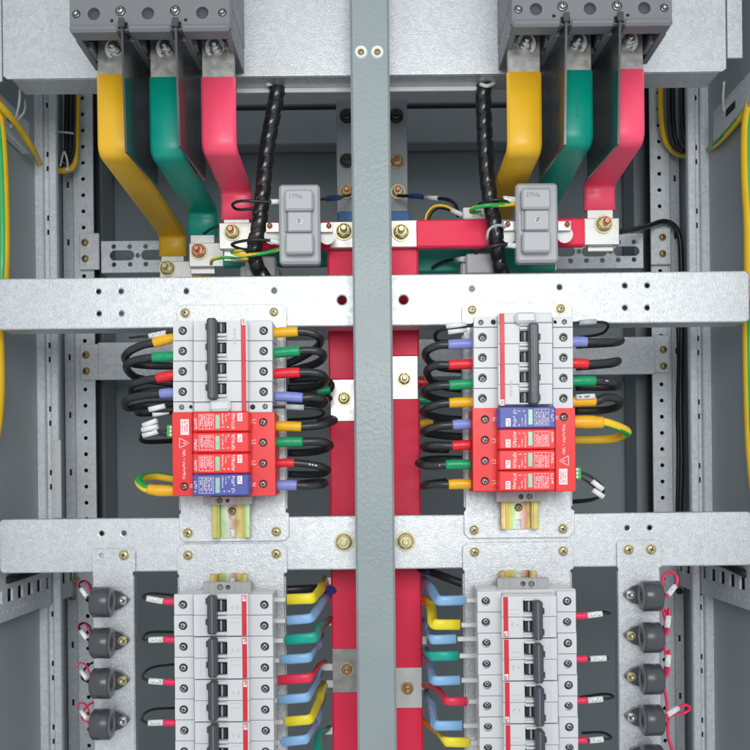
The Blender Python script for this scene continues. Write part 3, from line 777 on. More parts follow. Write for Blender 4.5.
# ================================================================ MODULAR BREAKERS
SH, CE = -55, -69           # depth of the terminal shoulders and of the raised middle
def shoulder(b, x0, x1, y0, y1, holes):
    c = W((x0+x1)/2, (y0+y1)/2, SH); k = K(SH); hw, hz = (x1-x0)/2*k, (y1-y0)/2*k
    b.plate([(c.x-hw, c.z-hz), (c.x+hw, c.z-hz), (c.x+hw, c.z+hz), (c.x-hw, c.z+hz)], [circ(x, y, r, SH, 16) for x, y, r in holes], SH, 5.5, 0.5)
def tscrew(parent, px, py, r=3.5, flush=False, m='screw_steel', d=SH):
    b = MB(); p = W(px, py, d+(1.6 if flush else 4.4)); k = K(d); r *= k; y = Vector((0, -1, 0))
    b.cyl(p+Vector((0, 1.0, 0)), p+Vector((0, .7, 0)), r*1.3, r*1.3, 16, 1); b.cyl(p+Vector((0, .7, 0)), p, r*0.8, r*0.8, 16, 0)  # dark disc paints the shade at the bottom of the screw pit
    b.lathe(p, y, [(0, r*0.78), (0.9, r*0.74), (1.2, r*0.5), (1.2, 0.01)], 16, 0)
    a = random.uniform(0.2, 1.4)
    u = Vector((math.cos(a), 0, math.sin(a))); v = Vector((-math.sin(a), 0, math.cos(a)))
    for uu, vv in ((u, v), (v, u)):
        vs = [p+y*hh+uu*su*r*0.62+vv*sv*r*0.16 for hh in (0.5, 1.3) for su, sv in ((-1, -1), (1, -1), (1, 1), (-1, 1))]
        b.convex(vs, [(0, 1, 2, 3), (4, 5, 6, 7), (0, 1, 5, 4), (1, 2, 6, 5), (2, 3, 7, 6), (3, 0, 4, 7)], 1)  # dark raised bars paint the shaded driver slots
    b.build('terminal_screw', [m, 'dark_slot'], parent)
def breaker_body(t, x0, x1, c0, c1, ytop, pitch, n, screws_l, screws_r, wins, hx0, hx1, sx0, sx1, flush=()):
    """n poles stacked downwards, each pole its own slice of the case; rocker pockets left open."""
    b = MB()
    for i in range(n):
        a, e = ytop+i*pitch+0.25, ytop+(i+1)*pitch-0.25
        shoulder(b, x0, c0-0.4, a, e, [(screws_l, (a+e)/2+0.2, 4.35)])
        shoulder(b, c1+0.4, x1, a, e, [(screws_r, (a+e)/2+0.2, 4.35)])
        b.pbox(x0+0.2, a+0.1, x1-0.2, e-0.1, SH+5.6, -12, 0.6)
        w0, w1, p0, p1 = wins[i]
        k = K(CE); cw = W((c0+c1)/2, (a+e)/2, CE); cx, cy = (c0+c1)/2, (a+e)/2
        b.plate([(cw.x+(x-cx)*k, cw.z-(y-cy)*k) for x, y in ((c0, e), (c1, e), (c1, a), (c0, a))],
                [[(cw.x+(x-cx)*k, cw.z-(y-cy)*k) for x, y in ((w0, p1), (w1, p1), (w1, p0), (w0, p0))]], CE, 6, 0.25)
        b.pbox(c0+1.2, a+0.3, c1-1.2, e-0.3, CE+6.1, SH+4, 0.5)
        for q in (c0+1.4, ): b.pbox(q+4.5, a+1.2, q+5.1, e-1.2, CE-0.25, CE+1)
    b.build('case', 'white_plastic', t)
    for i in range(n):
        m = ytop+(i+0.5)*pitch+0.2
        tscrew(t, screws_l, m, 3.3, ('l', i) in flush); tscrew(t, screws_r, m, 3.3, ('r', i) in flush)
def rocker(t, wins):
    for w0, w1, p0, p1 in wins:
        b = MB(); b.pbox(w0+0.4, p0+0.5, w1-0.6, p1-0.5, CE+2.4, CE+6, 0.8, 0)
        b.pbox(w0+3.2, p0+0.8, w0+5.0, p1-0.8, CE+0.6, CE+3, 0.5, 1)
        b.pbox(w0+0.2, p0+0.3, w1-0.3, p1-0.3, CE+5.2, CE+5.9, 0, 0)
        b.build('rocker', ['dark_slot', 'clamp_grey'], t)
# --- four-pole main breaker (left one; right one is the same thing turned upside down)
def main_breaker():
    ROOT = W(222.6, 361, SH); t = thing('main_breaker', 'four-pole grey main breaker above the left arrester, red stripe on its right', 'breaker', ROOT, 'four-pole main breakers')
    y0, pt = 320.3, 20.35
    wins = [(216.8, 226.4, y0+i*pt+1.9, y0+i*pt+12.8) for i in range(4)]
    breaker_body(t, 173, 272.3, 193.5, 247.5, y0, pt, 4, 182.5, 263.5, wins, 206, 216.5, 241, 245.6)
    rocker(t, wins)
    b = MB()
    for i in range(4):
        a = y0+i*pt
        b.pbox(215.8, a+13.2, 226.5, a+15.8, CE-3.2, CE+0.2, 0.5); b.pbox(215.8, a+17.0, 226.5, a+19.6, CE-3.2, CE+0.2, 0.5)
    b.build('rocker_bridge', 'white_plastic', t)
    b = MB(); b.pbox(206.6, 317.5, 216.4, 399, CE-11, CE-0.2, 1.6); b.pbox(210.6, 318, 212.0, 398.5, CE-11.5, CE-9.5, 0.4, 1)
    for i in range(4): b.pbox(205.2, y0+i*pt+3, 207.2, y0+i*pt+9, CE-4, CE+0.1, 0.4)
    b.build('handle', ['handle_grey', 'mccb_grey'], t)
    MB().pbox(241.2, 318.5, 245.8, 411, CE-0.9, CE+0.3, 0.3).build('stripe', 'stripe_red', t)
    b = MB(); glyphs(b, 233.4, 329, 236.2, 346, CE, 0, 1.6, 1)
    b.build('print', 'print_grey', t)
    b = MB(); b.pbox(241.6, 319, 245.4, 325, CE-1.2, CE-0.85); glyphs(b, 242.4, 320, 244.8, 324.4, CE-1.2, 1, 1.4); b.build('stripe_label', ['print_white', 'stripe_red'], t)
    # auxiliary contact, half a module wide
    b = MB(); a, e = 402.1, 412.3
    shoulder(b, 173.2, 193.1, a, e, [(181.5, 407.2, 2.6), (191, 406.9, 2.4)]); shoulder(b, 248, 272.2, a, e, [(252.5, 407, 2.6), (265, 406.6, 2.6)])
    b.pbox(173.4, a+0.1, 272, e-0.1, SH+5.6, -12, 0.6); b.pbox(193.5, a, 247.5, e, CE, SH+3, 1)
    c = W(220.5, 400, CE-4); b.box((c.x-9.5, CE-8, W(220.5, 411.8, CE).z), (c.x+9.5, CE, c.z), 2.4)
    b.build('auxiliary_contact', 'white_plastic', t)
    for x, y, m in ((181.5, 407.2, True), (191, 406.9, False), (252.5, 407, False), (265, 406.6, True)):
        tscrew(t, x, y, 2.2, m, 'screw_steel' if m else 'dark_steel')
    return t, ROOT
mb0, R0 = main_breaker()
dup(mb0, W(523.4, 368, SH), 'four-pole grey main breaker above the right arrester, red stripe on its left', math.pi)

# --- two-pole breakers of the lower rows
def two_pole():
    ROOT = W(223.2, 615, SH); t = thing('two_pole_breaker', 'two-pole breaker at the top of the lower left row, nearest the DIN rail clamp', 'breaker', ROOT, 'two-pole breakers')
    y0, pt = 594.2, 21.0
    wins = [(216.8, 225.5, y0+6.4, y0+18), (216.8, 225.5, y0+27.2, y0+38.6)]
    wins = [(216.8, 226.8, y0+5.2, y0+17.6), (216.8, 226.8, y0+pt+4.4, y0+pt+16.8)]
    breaker_body(t, 174, 272.6, 193.6, 248, y0, pt, 2, 182.8, 264.2, wins, 206, 216, 241.6, 246.4, {('l', 1)})
    rocker(t, wins)
    b = MB()
    for q in (1.6, 18.1, 22.2, 38.2): b.pbox(215.8, y0+q, 226, y0+q+2.6, CE-3.2, CE+0.2, 0.5)
    b.build('rocker_bridge', 'white_plastic', t)
    b = MB(); b.pbox(206.8, y0+1.5, 216.2, y0+40.6, CE-11, CE-0.2, 1.6); b.pbox(211.0, y0+2, 212.3, y0+40, CE-11.5, CE-9.5, 0.4, 1)
    for q in (4, 25): b.pbox(205.4, y0+q, 207.4, y0+q+6, CE-4, CE+0.1, 0.4)
    b.build('handle', ['handle_grey', 'mccb_grey'], t)
    MB().pbox(241.8, y0+1, 246.4, y0+41.2, CE-0.9, CE+0.3, 0.3).build('stripe', 'stripe_red', t)
    b = MB(); glyphs(b, 236, y0+11, 238.6, y0+18, CE, 0, 1.6); glyphs(b, 231.5, y0+12, 233.6, y0+16, CE, 0, 1.4)
    b.pbox(230, y0+23.4, 239.8, y0+23.9, CE-0.2, CE+0.1); b.pbox(230, y0+28, 239.8, y0+28.5, CE-0.2, CE+0.1)
    b.build('print', 'print_grey', t)
    b = MB(); b.pbox(242.3, y0+1.6, 245.9, y0+7, CE-1.2, CE-0.85); glyphs(b, 242.5, y0+1.9, 245.7, y0+6.9, CE-1.2, 1, 1.3, 1); b.build('stripe_label', ['print_white', 'stripe_red'], t)
    return t
tp = two_pole()
names = ['second two-pole breaker down in the lower left row', 'third two-pole breaker down in the lower left row', 'lowest two-pole breaker of the lower left row, cut off by the photo edge']
for i, n in enumerate(names): dup(tp, W(223.3+0.45*(i+1)*0.9, 615+42*(i+1), SH), n)
for i, n in enumerate(['two-pole breaker at the top of the lower right row, nearest the DIN rail clamp', 'second two-pole breaker down in the lower right row',
                       'third two-pole breaker down in the lower right row', 'lowest two-pole breaker of the lower right row, cut off by the photo edge']):
    dup(tp, W(526.8+0.75*i, 612.3+42*i, SH), n, math.pi)

# --- surge arresters
def arrester():
    ROOT = W(223.6, 454, SH); t = thing('surge_arrester', 'red four-module surge arrester under the left main breaker, blue module at the bottom', 'surge arrester', ROOT, 'red surge arresters')
    b = MB(); y0, y1 = 412.2, 496
    shoulder(b, 172.5, 192.6, y0, y1, [(184.2, 486.6, 4)])
    b.pbox(172.7, y0+0.2, 275, y1-0.2, SH+5.6, -12, 1)
    cs = [(263, y, 4) for y in (422.3, 442.6, 463.5, 484)]
    shoulder(b, 249.6, 275.2, y0, y1, cs)
    for y in (432, 453, 474): b.pbox(249.8, y-0.35, 253, y+0.35, SH-0.4, SH+1)
    b.build('base', 'spd_red', t)
    tscrew(t, 184.2, 486.6, 3.6)
    for x, y, r in cs: tscrew(t, x, y, 3.6)
    rot = -math.pi/2
    b = MB()
    for s2, y in (('L1', 421.5), ('L2', 442), ('L3', 463), ('N', 484.5)): text(b, s2, 253.9, y, SH, 3.6, rot)
    b.build('terminal_marking', 'print_white', t); b = MB()
    text(b, 'PE', 191, 486, SH, 2.8, rot)
    b.pbox(180.5, 419.2, 189, 435, SH-0.3, SH+0.2, 0, 0)
    # warning triangle, point to the right
    c = W(184.3, 443, SH); k = K(SH)
    for a, e in (((-4.4, 4.6), (-4.4, -4.6)), ((-4.4, -4.6), (4.4, 0)), ((4.4, 0), (-4.4, 4.6))):
        p, q = Vector((c.x+a[0], SH-0.2, c.z+a[1])), Vector((c.x+e[0], SH-0.2, c.z+e[1])); b.tube([p, q], 0.42, 6, 0, sub=1)
    b.pbox(183.2, 442.6, 185.6, 443.4, SH-0.3, SH+0.1); b.pbox(182, 442.6, 182.6, 443.4, SH-0.3, SH+0.1)
    glyphs(b, 182.8, 449.5, 185.4, 480, SH, 0, 1.5, 0.93)
    for q in range(3): glyphs(b, 181.6+q*2.3, 421, 183+q*2.3, 433, SH-0.3, 1, 1.6, 0.9)
    b.build('print', ['print_white', 'spd_red'], t)
    cb = MB(); cb.pbox(166.6, 424.8, 172.3, 437, -48, -26, 0.8)
    for i in range(3): cb.pbox(169.6, 426+i*3.7, 171.8, 428.6+i*3.7, -48.6, -46, 0.2, 1)
    cb.build('signal_connector', ['connector_green', 'marker_white'], t)
    for i, (a, e) in enumerate(((411.3, 431.6), (432.2, 452.5), (453.1, 473.5), (474.1, 495.8))):
        F = -73; m = MB(); m.pbox(192.6, a, 249, e, F, SH+3, 1.2)
        m.pbox(246.8, a+5, 249.8, e-5, F+2, SH-1, 0.6)
        md = m.build('plug_module', 'spd_blue' if i == 3 else 'spd_red', t, 'blue neutral plug module' if i == 3 else None)
        LOC[md.name] = LOC[t.name]
        g = MB(); h = e-a
        glyphs(g, 194.2, a+7, 197.0, e-2, F, 0, 1.6, 0.97)
        for q in range(4):
            x = 199.4+q*3.55
            g.pbox(x-0.5, a+3.2, x-0.2, e-2.6, F-0.22, F+0.1)
            glyphs(g, x+0.5, a+4.2, x+2.6, e-3, F, 0, 1.9, 0.95)
        g.pbox(213.4, a+3.2, 213.7, e-2.6, F-0.22, F+0.1); g.pbox(198.9, a+3.0, 213.7, a+3.3, F-0.24, F+0.1); g.pbox(198.9, e-2.8, 213.7, e-2.5, F-0.24, F+0.1)
        glyphs(g, 221.8, a+2, 223.4, a+14.5, F, 0, 1.5, 0.95); glyphs(g, 225.2, a+3, 226.6, a+11, F, 0, 1.5, 0.95); glyphs(g, 228.0, a+2, 229.6, a+6, F, 0, 1.6, 1)
        glyphs(g, 221.8, e-5, 225, e-2, F, 0, 1.6, 1); glyphs(g, 227, e-5, 230, e-2, F, 0, 1.6, 1)
        glyphs(g, 231.6, a+2, 235.0, a+12.4, F, 0, 1.7, 1); glyphs(g, 231.6, e-7.5, 235.0, e-1.8, F, 0, 1.7, 1)
        g.pbox(237.4, a+1.8, 242.2, a+9.8, F-0.25, F+0.1); glyphs(g, 238.6, a+3, 241, a+9, F-0.25, 1, 2)
        g.build('print', ['print_white', 'spd_blue' if i == 3 else 'spd_red'], md)
        v = MB(); v.pbox(215.2, a+3.4, 219.8, e-2.8, F-0.4, F+0.5, 0.4); v.build('status_window', 'window_green', md)
    return t
sa = arrester()
dup(sa, W(524.4, 449.6, SH), 'red four-module surge arrester under the right main breaker, blue module at the top', math.pi)

# ================================================================ TOROID STRIPS
def tstrip(lab, x0, x1, y0, y1, notch, screws, holes):
    d = -3; t = thing('sensor_plate', lab, 'mounting plate', W((x0+x1)/2, 800, d), 'sensor plates')
    cx = (x0+x1)/2; cw = W(cx, 600, d); k = K(d)
    pts = [(x0+2, y0), (x1-2, y0), (x1, y0+3), (x1, notch), (x1-2.5, notch+1), (x1-2.5, 850), (x0+1, 850), (x0+1, notch+1), (x0, notch), (x0, y0+3)]
    MB().plate([(cw.x+(x-cx)*k, cw.z-(y-600)*k) for x, y in pts], [circ(x, y, 2.3, d, 12) for x, y in holes], d, 2.4, 0.5).build('face', 'galvanised', t)
    for xx in (x1-2.3, x0+1.2): X = cw.x+(xx-cx)*k; b = MB(); b.box((X-0.9, d+1, -390), (X+0.9, d+13, cw.z-(notch+4-600)*k), 0.6); b.build('flange', 'galvanised', t)
    for x, y in screws: screw(t, x, y, d, 5.2)
tstrip('tall galvanised strip carrying the left column of dark ring sensors', 92, 135.5, 549, 850, 571.5, [(124, 555)], [(101.3, 555.5)])
tstrip('tall galvanised strip carrying the right column of dark ring sensors', 617.5, 662, 540.5, 850, 567, [(628.5, 549.5), (651, 549.3)], [])
def toroid(px, py, sg, lab):
    d = -20; c = W(px, py, d); k = K(d); t = thing('ring_sensor', lab, 'ring sensor', (c.x, -5, c.z), 'dark ring sensors')
    R, h, r = 15.2*k, 9.6*k, 5.0
    ax = Vector((sg, 0, 0))
    b = MB(); b.lathe(c, ax, [(-h, r), (-h, R-1.6), (-h+1.6, R), (h-1.6, R), (h-0.2, R-1.4), (h-0.2, r)], 40, [0, 0, 0, 0, 1, 0], True)
    b.lathe(c, ax, [(h-0.2, r+0.1), (h+0.3, r+0.1), (h+0.3, R-2.2), (h-0.2, R-1.5)], 40, 1)
    b.build('ring', ['toroid', 'toroid_face'], t)
    # triangular foot with a screw
    x = c.x+sg*(h+1); z = c.z
    b = MB(); vs = []
    for yy in (-9, -3.4):
        vs += [(x-sg*2, yy, z+10), (x+sg*4, yy, z+8), (x+sg*11.5, yy, z+1.4), (x+sg*11.5, yy, z-1.4), (x+sg*4, yy, z-8), (x-sg*2, yy, z-10)]
    b.convex(vs, [list(range(6)), list(range(6, 12))]+[[i, (i+1) % 6, 6+(i+1) % 6, 6+i] for i in range(6)])
    b.build('foot', 'toroid', t)
    b = MB(); p = Vector((x+sg*6, -9, z)); b.cyl(p, p+Vector((0, -1.5, 0)), 4.6, 4.4, 20); b.lathe(p+Vector((0, -1.5, 0)), (0, -1, 0), [(0, 3.2), (2, 3.0), (5, 2.2), (6, 0.9), (6, 0.01)], 18)
    b.build('screw', 'zinc_yellow' if int(py) % 2 else 'steel', t)
    MB().box((c.x-sg*(h+3), -22, c.z-3), (c.x-sg*(h-0.2), -14, c.z+3), 1).build('wire_outlet', 'nylon', t)
for i, (y, q) in enumerate(((602, 'topmost'), (643, 'second'), (683.3, 'third'), (724.3, 'fourth'))):
    toroid(102.5, y, 1, q+' dark ring sensor down the left galvanised strip')
for i, (y, q) in enumerate(((596, 'topmost'), (637.5, 'second'), (679, 'third'), (720, 'fourth'), (760, 'fifth, barely showing'))):
    toroid(650.5+0.4*i, y, -1, q+' dark ring sensor down the right galvanised strip')

# ================================================================ CABLES
def cab(lab, wire, wr, wm='rubber', sleeve=None, sm=None, sr=5.0, marker=None, mr=3.2, mm='marker_white', ferrule=None, name='cable', cat='cable', group=None, ink=True, sub=6):
    p0 = (sleeve or wire)[0]
    t = thing(name, lab, cat, W(*p0), group)
    MB().tube(P(*wire), wr, 14, sub=sub).build('wire', wm, t)
    if sleeve:
        n = 7; pts = P(*sleeve)
        MB().tube(pts, sr, 16, sub=sub, scale=[0.96, 1.0, 1.03, 1.0, 1.02, 0.98, 0.93] if len(pts) > 2 else None).build('sleeve', sm, t)
    for mk in (marker or []):
        b = MB(); pts = P(*mk); b.tube(pts, mr, 12, sub=1)
        if ink:
            a, e = pts[0], pts[-1]; dv = e-a; L = dv.length; T = dv.normalized(); up = Vector((0, 0, 1)); up = (up-T*up.dot(T)).normalized(); ny = Vector((0, -1, 0))
            u = L*0.25
            while u < L*0.8:
                for q in range(2):
                    o = a+T*u+ny*(mr*0.98); h0 = random.uniform(-0.45, 0.1)*mr; h1 = h0+random.uniform(0.3, 0.8)*mr
                    w = random.choice((0.35, 0.9))
                    if w > 0.5: h1 = h0+0.45
                    vs = [o+T*x+up*z+ny*yy for x in (0, w) for z in (h0, h1) for yy in (-0.3, 0.12)]
                    b.convex(vs, [(0, 1, 3, 2), (4, 5, 7, 6), (0, 1, 5, 4), (2, 3, 7, 6), (0, 2, 6, 4), (1, 3, 7, 5)], 1)
                u += 1.9
        b.build('wire_marker', [mm, 'print_dark'], t)
    if ferrule: MB().tube(P(*ferrule), sr*0.55, 10, sub=1).build('ferrule', 'tin', t)
    return t
G = 'short black jumper cables with coloured sleeves'
Z, BK = -36, 20
def jump(lab, x, y0, tx, ty, col, loop, wr=3.9, sr=4.9):
    """sleeve from the terminal (x, y0) to (tx, ty), then the black cable through the loop points."""
    mx, my = (x+tx)/2, (y0+ty)/2
    cab(lab, [(x, y0, Z), (mx, my, Z), (tx, ty, Z)]+loop, wr, 'rubber', [(x, y0, Z), (mx, my-0.3, Z), (tx, ty, Z)], col, sr, group=G)
# left main breaker, left side
jump('yellow-sleeved black jumper, uppermost on the outer side of the left main breaker', 175, 337.5, 153.5, 343, 's_yellow', [(143, 345, -35), (130, 351, -30), (125, 358, -14), (130, 363, 6), (148, 365.5, 18), (176, 366, BK)])
jump('green-sleeved black jumper on the outer side of the left main breaker', 175, 356.5, 152.5, 357.5, 's_green', [(142, 359, -35), (131, 362, -30), (126.5, 367, -18), (131, 374, 2), (142, 379, 16), (176, 384, BK)])
jump('red-sleeved black jumper on the outer side of the left main breaker', 175, 375, 156.5, 378.5, 's_red', [(147, 380, -35), (135, 383.5, -30), (129.5, 388, -16), (134, 393, 4), (150, 391, 18), (176, 391, BK)])
jump('lilac-sleeved black jumper, lowest on the outer side of the left main breaker', 175, 393, 160, 394, 's_lilac', [(148, 394.5, -35), (131, 398, -30), (124, 404, -14), (130, 408, 6), (150, 405, 18), (176, 404, BK)])
GM = 'thin black wires with white markers'
cab('thin black wire with one white marker above the left yellow-sleeved jumper', [(174, 332, -38), (166, 333, -38), (150, 336, -38), (140, 336.5, -36), (130, 337.5, -20)], 1.3, 'thin_rubber', None, None, 5, [[(149, 336.2, -38), (166, 332.8, -38)]], 2.6, name='marked_wire', group=GM)
cab('thin black wire pair with two white markers below the left lilac-sleeved jumper', [(174, 410, -40), (160, 411, -40), (146, 411, -36), (136, 412, -20), (142, 415, -6), (172, 413, 14)], 1.8, 'thin_rubber', None, None, 5,
    [[(149, 409.5, -42), (165, 406, -42)], [(153, 414.5, -38), (169, 411.5, -38)]], 2.6, name='marked_wire', group=GM, ink=False)
cab('black signal wires with three white markers in the left green connector', [(168, 431, -36), (158, 431, -38), (144, 432, -36), (141, 438, -28), (148, 441, -14), (176, 439.5, 10)], 1.3, 'thin_rubber', None, None, 5,
    [[(143, 425.5, -38), (157, 420.5, -40)], [(142, 430, -38), (158, 426.5, -40)], [(143, 435.5, -36), (158, 431.5, -38)]], 2.5, name='signal_wire', ink=False)
for_extra = [[(157, 423, -40), (168, 427.5, -38)], [(157, 432, -38), (168, 434.5, -36)]]
# earth cable of the left arrester
def earth(lab, path, r, sleeve=None, sr=6.0, twist=0.0, ph=0, wide=4, name='earth_cable', n=16, g='yellow-green earth cables'):
    t = thing(name, lab, 'earth cable', W(*path[0]), g)
    b = MB(); sec = [(math.cos(2*math.pi*i/n)*r, math.sin(2*math.pi*i/n)*r) for i in range(n)]
    def mf(i, j): return 1 if ((j+ph+int(i*twist)) % n) < wide else 0
    b.sweep(P(*path), sec, None, 0, True, 8, mfun=mf); b.build('wire', ['earth_yellow', 'earth_green'], t)
    if sleeve: MB().tube(P(*sleeve), sr, 16, sub=5, scale=[0.95, 1, 1.05, 1.02, 0.98, 0.92, 0.9]).build('sleeve', 's_yellow', t)
    return t
earth('short yellow-green earth loop with yellow sleeve at the left arrester', [(176, 489, -38), (150, 489, -40), (142, 486, -38), (139, 481, -30), (144, 477, -10), (156, 476, 8), (176, 479, 16)], 4.0,
      [(176, 490.5, -38), (160, 490.5, -39), (148, 489, -40)], 5.4, 0.0, 4, 5)
# left main breaker, right side
jump('yellow-sleeved black jumper, uppermost on the inner side of the left main breaker', 272, 333.3, 298, 331.5, 's_yellow', [(307, 332, -35), (317, 335.5, -32), (320.5, 341, -18), (316, 348, 0), (300, 358, 14), (282, 366, BK)])
jump('green-sleeved black jumper on the inner side of the left main breaker', 272, 353.5, 300, 351, 's_green', [(310, 350.5, -35), (320, 352, -32), (323.5, 357, -18), (317, 363, 0), (302, 368, 14), (282, 372, BK)])
jump('red-sleeved black jumper on the inner side of the left main breaker', 273, 374, 300, 372.5, 's_red', [(310, 372.5, -35), (321, 374.5, -32), (325.5, 380, -16), (317, 386, 4), (300, 388, 16), (282, 388, BK)])
jump('lilac-sleeved black jumper, lowest on the inner side of the left main breaker', 275, 396.5, 303, 397.8, 's_lilac', [(312, 397.5, -35), (322, 399, -30), (325, 402, -16), (318, 405, 2), (300, 404, 16), (282, 402, BK)])
cab('black cable with a green sleeve looping close behind the left red busbar edge', [(286, 391, 22), (304, 393, 26), (317, 392, 28), (329, 390, 30), (331, 384, 34), (322, 379, 40), (290, 380, 44)], 3.6, 'rubber', [(316, 392.3, 28), (323, 391.3, 29), (330, 389.8, 30)], 's_green', 4.4, group=G)
cab('black cable with a small red sleeve under the inner lilac-sleeved jumper', [(286, 407, 22), (304, 405, 24), (322, 402, 26), (330, 398, 34), (320, 396, 44)], 3.0, 'rubber', [(309, 404.5, 24), (316, 403, 25), (322, 402, 26)], 's_red', 3.6, group=G)
cab('thin black looped wire with one grey marker beside the left tinned joint', [(270, 407, -40), (287, 407, -40), (304, 407.5, -38), (318, 409, -34), (324, 413.5, -22), (314, 418, -4), (284, 420, 18)], 1.5, 'thin_rubber', None, None, 5, [[(286, 406.8, -40), (304, 407.5, -40)]], 2.7, 'marker_grey', name='marked_wire', group=GM, ink=False)
jump('yellow-sleeved black jumper, uppermost at the left arrester output', 275, 426.3, 301.5, 426.7, 's_yellow', [(312, 426, -35), (325, 424, -30), (334, 420.5, -12), (330, 419, 20), (320, 421, 50)])
jump('green-sleeved black jumper at the left arrester output', 275, 442.5, 303, 441.8, 's_green', [(314, 441.5, -35), (326, 442.5, -30), (330, 446, -16), (322, 450, 2), (306, 452.5, 14), (282, 453, BK)])
jump('red-sleeved black jumper at the left arrester output', 275, 463.5, 294.5, 463, 's_red', [(305, 464, -35), (320, 466.5, -31), (328, 470, -18), (320, 474, 2), (304, 474.5, 14), (282, 474, BK)], 3.6, 4.2)
jump('lilac-sleeved black jumper, lowest at the left arrester output', 277, 485.3, 297, 485.2, 's_lilac', [(308, 486, -35), (320, 485, -28), (325, 483, -10), (318, 482, 20), (300, 484, 34)])
# right main breaker, left side
cab('black wire pair with two white markers at the top of the right main breaker', [(476, 325, -40), (464, 326, -40), (448, 328, -38), (438, 331, -32), (435, 337, -22), (440, 341, -8), (470, 340, 14)], 1.9, 'thin_rubber', None, None, 5,
    [[(446, 326, -40), (466, 324.5, -40)], [(448, 332, -37), (467, 329.5, -37)]], 2.6, name='marked_wire', group=GM, ink=False)
jump('lilac-sleeved black jumper, uppermost on the inner side of the right main breaker', 475, 343.8, 448, 344.8, 's_lilac', [(438, 345.5, -35), (428, 350, -30), (425.5, 356, -18), (431, 363, 0), (444, 368, 14), (470, 370, BK)])
jump('red-sleeved black jumper on the inner side of the right main breaker', 475, 364, 448.5, 365, 's_red', [(438, 365, -35), (429, 368.5, -30), (427, 374, -18), (432, 381, 0), (446, 387, 14), (470, 390, BK)])
jump('green-sleeved black jumper on the inner side of the right main breaker', 475, 384, 449, 385.3, 's_green', [(438, 386, -35), (427, 388.5, -30), (424, 393, -16), (432, 397.5, 4), (446, 401, 16), (470, 402, BK)])
jump('yellow-sleeved black jumper, lowest on the inner side of the right main breaker', 475, 402.3, 449, 403, 's_yellow', [(438, 404.5, -35), (427, 408, -30), (423, 412, -14), (432, 416, 4), (448, 419, 16), (470, 420, BK)])
jump('lilac-sleeved black jumper, uppermost at the right arrester input', 471, 424.3, 452.5, 425, 's_lilac', [(440, 426, -35), (428, 429.5, -30), (423.5, 432, -14), (432, 434, 4), (448, 436, 16), (470, 437, BK)])
jump('red-sleeved black jumper at the right arrester input', 471, 445, 452, 446, 's_red', [(440, 445.5, -34), (429, 446, -29), (423, 447, -8), (430, 449, 16), (448, 449.5, 24)])
jump('green-sleeved black jumper at the right arrester input', 471, 464.5, 445.5, 464.8, 's_green', [(434, 465.5, -34), (424, 465, -29), (418.5, 463, -10), (426, 460, 14), (448, 459, 22), (470, 460, 24)])
jump('yellow-sleeved black jumper, lowest at the right arrester input', 471, 484, 448.5, 484.5, 's_yellow', [(438, 484.5, -34), (428, 485.5, -28), (423, 486, -6), (428, 484, 18), (446, 482, 26)])
for (x0, y0, x1, y1, m, nm) in ((416, 381.5, 434, 383, 's_red', 'red'), (416, 398.5, 432, 402, 's_green', 'green'), (417, 424.5, 434, 422, 'bar_yellow', 'yellow')):
    cab(nm+'-sleeved black cable end poking out behind the right red busbar', [(x0, y0, 66), (x1, y1, 62), (446, y1+1, 56), (472, y1+1, 40)], 3.6, 'rubber', [(x0-6, y0, 66), (x0+8, (y0+y1)/2, 64), (x1, y1, 62)], m, 4.4, group=G)
# right main breaker, right side
cab('thin black looped wire with one grey marker above the outer lilac-sleeved right jumper', [(572, 323, -40), (580, 322.5, -40), (598, 322, -38), (607, 323.5, -34), (607.5, 328, -24), (600, 334, -8), (576, 338, 14)], 1.4, 'thin_rubber', None, None, 5, [[(579, 322.6, -40), (596, 321.6, -40)]], 2.6, 'marker_grey', name='marked_wire', group=GM, ink=False)
jump('lilac-sleeved black jumper, uppermost on the outer side of the right main breaker', 571, 342, 587, 342, 's_lilac', [(598, 342, -35), (611, 341.5, -31), (621, 340.5, -14), (612, 343, 10), (576, 345, BK)])
jump('red-sleeved black jumper on the outer side of the right main breaker', 571, 363.5, 588, 364, 's_red', [(598, 363.5, -35), (609, 362.5, -31), (618, 361, -14), (610, 364, 10), (576, 367, BK)])
jump('green-sleeved black jumper with white cable print on the outer side of the right main breaker', 571, 381.5, 595.5, 381, 's_green', [(604, 381.5, -35), (614, 383, -31), (620, 385.5, -14), (612, 387, 8), (576, 387, BK)])
jump('yellow-sleeved black looped cable, lowest on the outer side of the right main breaker', 571, 402, 595.5, 401.3, 's_yellow', [(606, 397.5, -35), (617, 399, -30), (620.5, 403.5, -18), (614, 408, -2), (600, 410.5, 12), (574, 411, BK)])
b = MB(); b.tube(P((576, 397.2, -42), (594.5, 396.2, -42)), 2.7, 12, sub=1); glyphs(b, 579, 395.4, 592, 398, -45.2, 1, 1.7, 0.9, vertical=False)
tag(b.build('wire_marker', ['marker_white', 'print_dark']), 'white printed wire marker lying on the right yellow sleeve', 'wire marker')
earth('yellow-green earth loop with thick yellow sleeve at the right arrester', [(572, 422, -38), (600, 422, -40), (612, 424.5, -38), (624, 429.5, -28), (627, 433, -18), (620, 437, -2), (604, 439.5, 10), (572, 440, 18)], 4.2,
      [(571, 422, -38), (588, 422, -39), (603, 422.5, -40)], 6.2, 0.1, 9, 4)
cab('black signal wires with two white markers in the right green connector', [(577, 472, -38), (588, 475, -39), (602, 486, -38), (602, 495, -28), (592, 499, -12), (570, 501, 10)], 1.3, 'thin_rubber', None, None, 5,
    [[(592, 481, -39), (603, 489.5, -39)], [(593, 489.5, -36), (603.5, 497, -36)]], 2.6, name='signal_wire', ink=False)
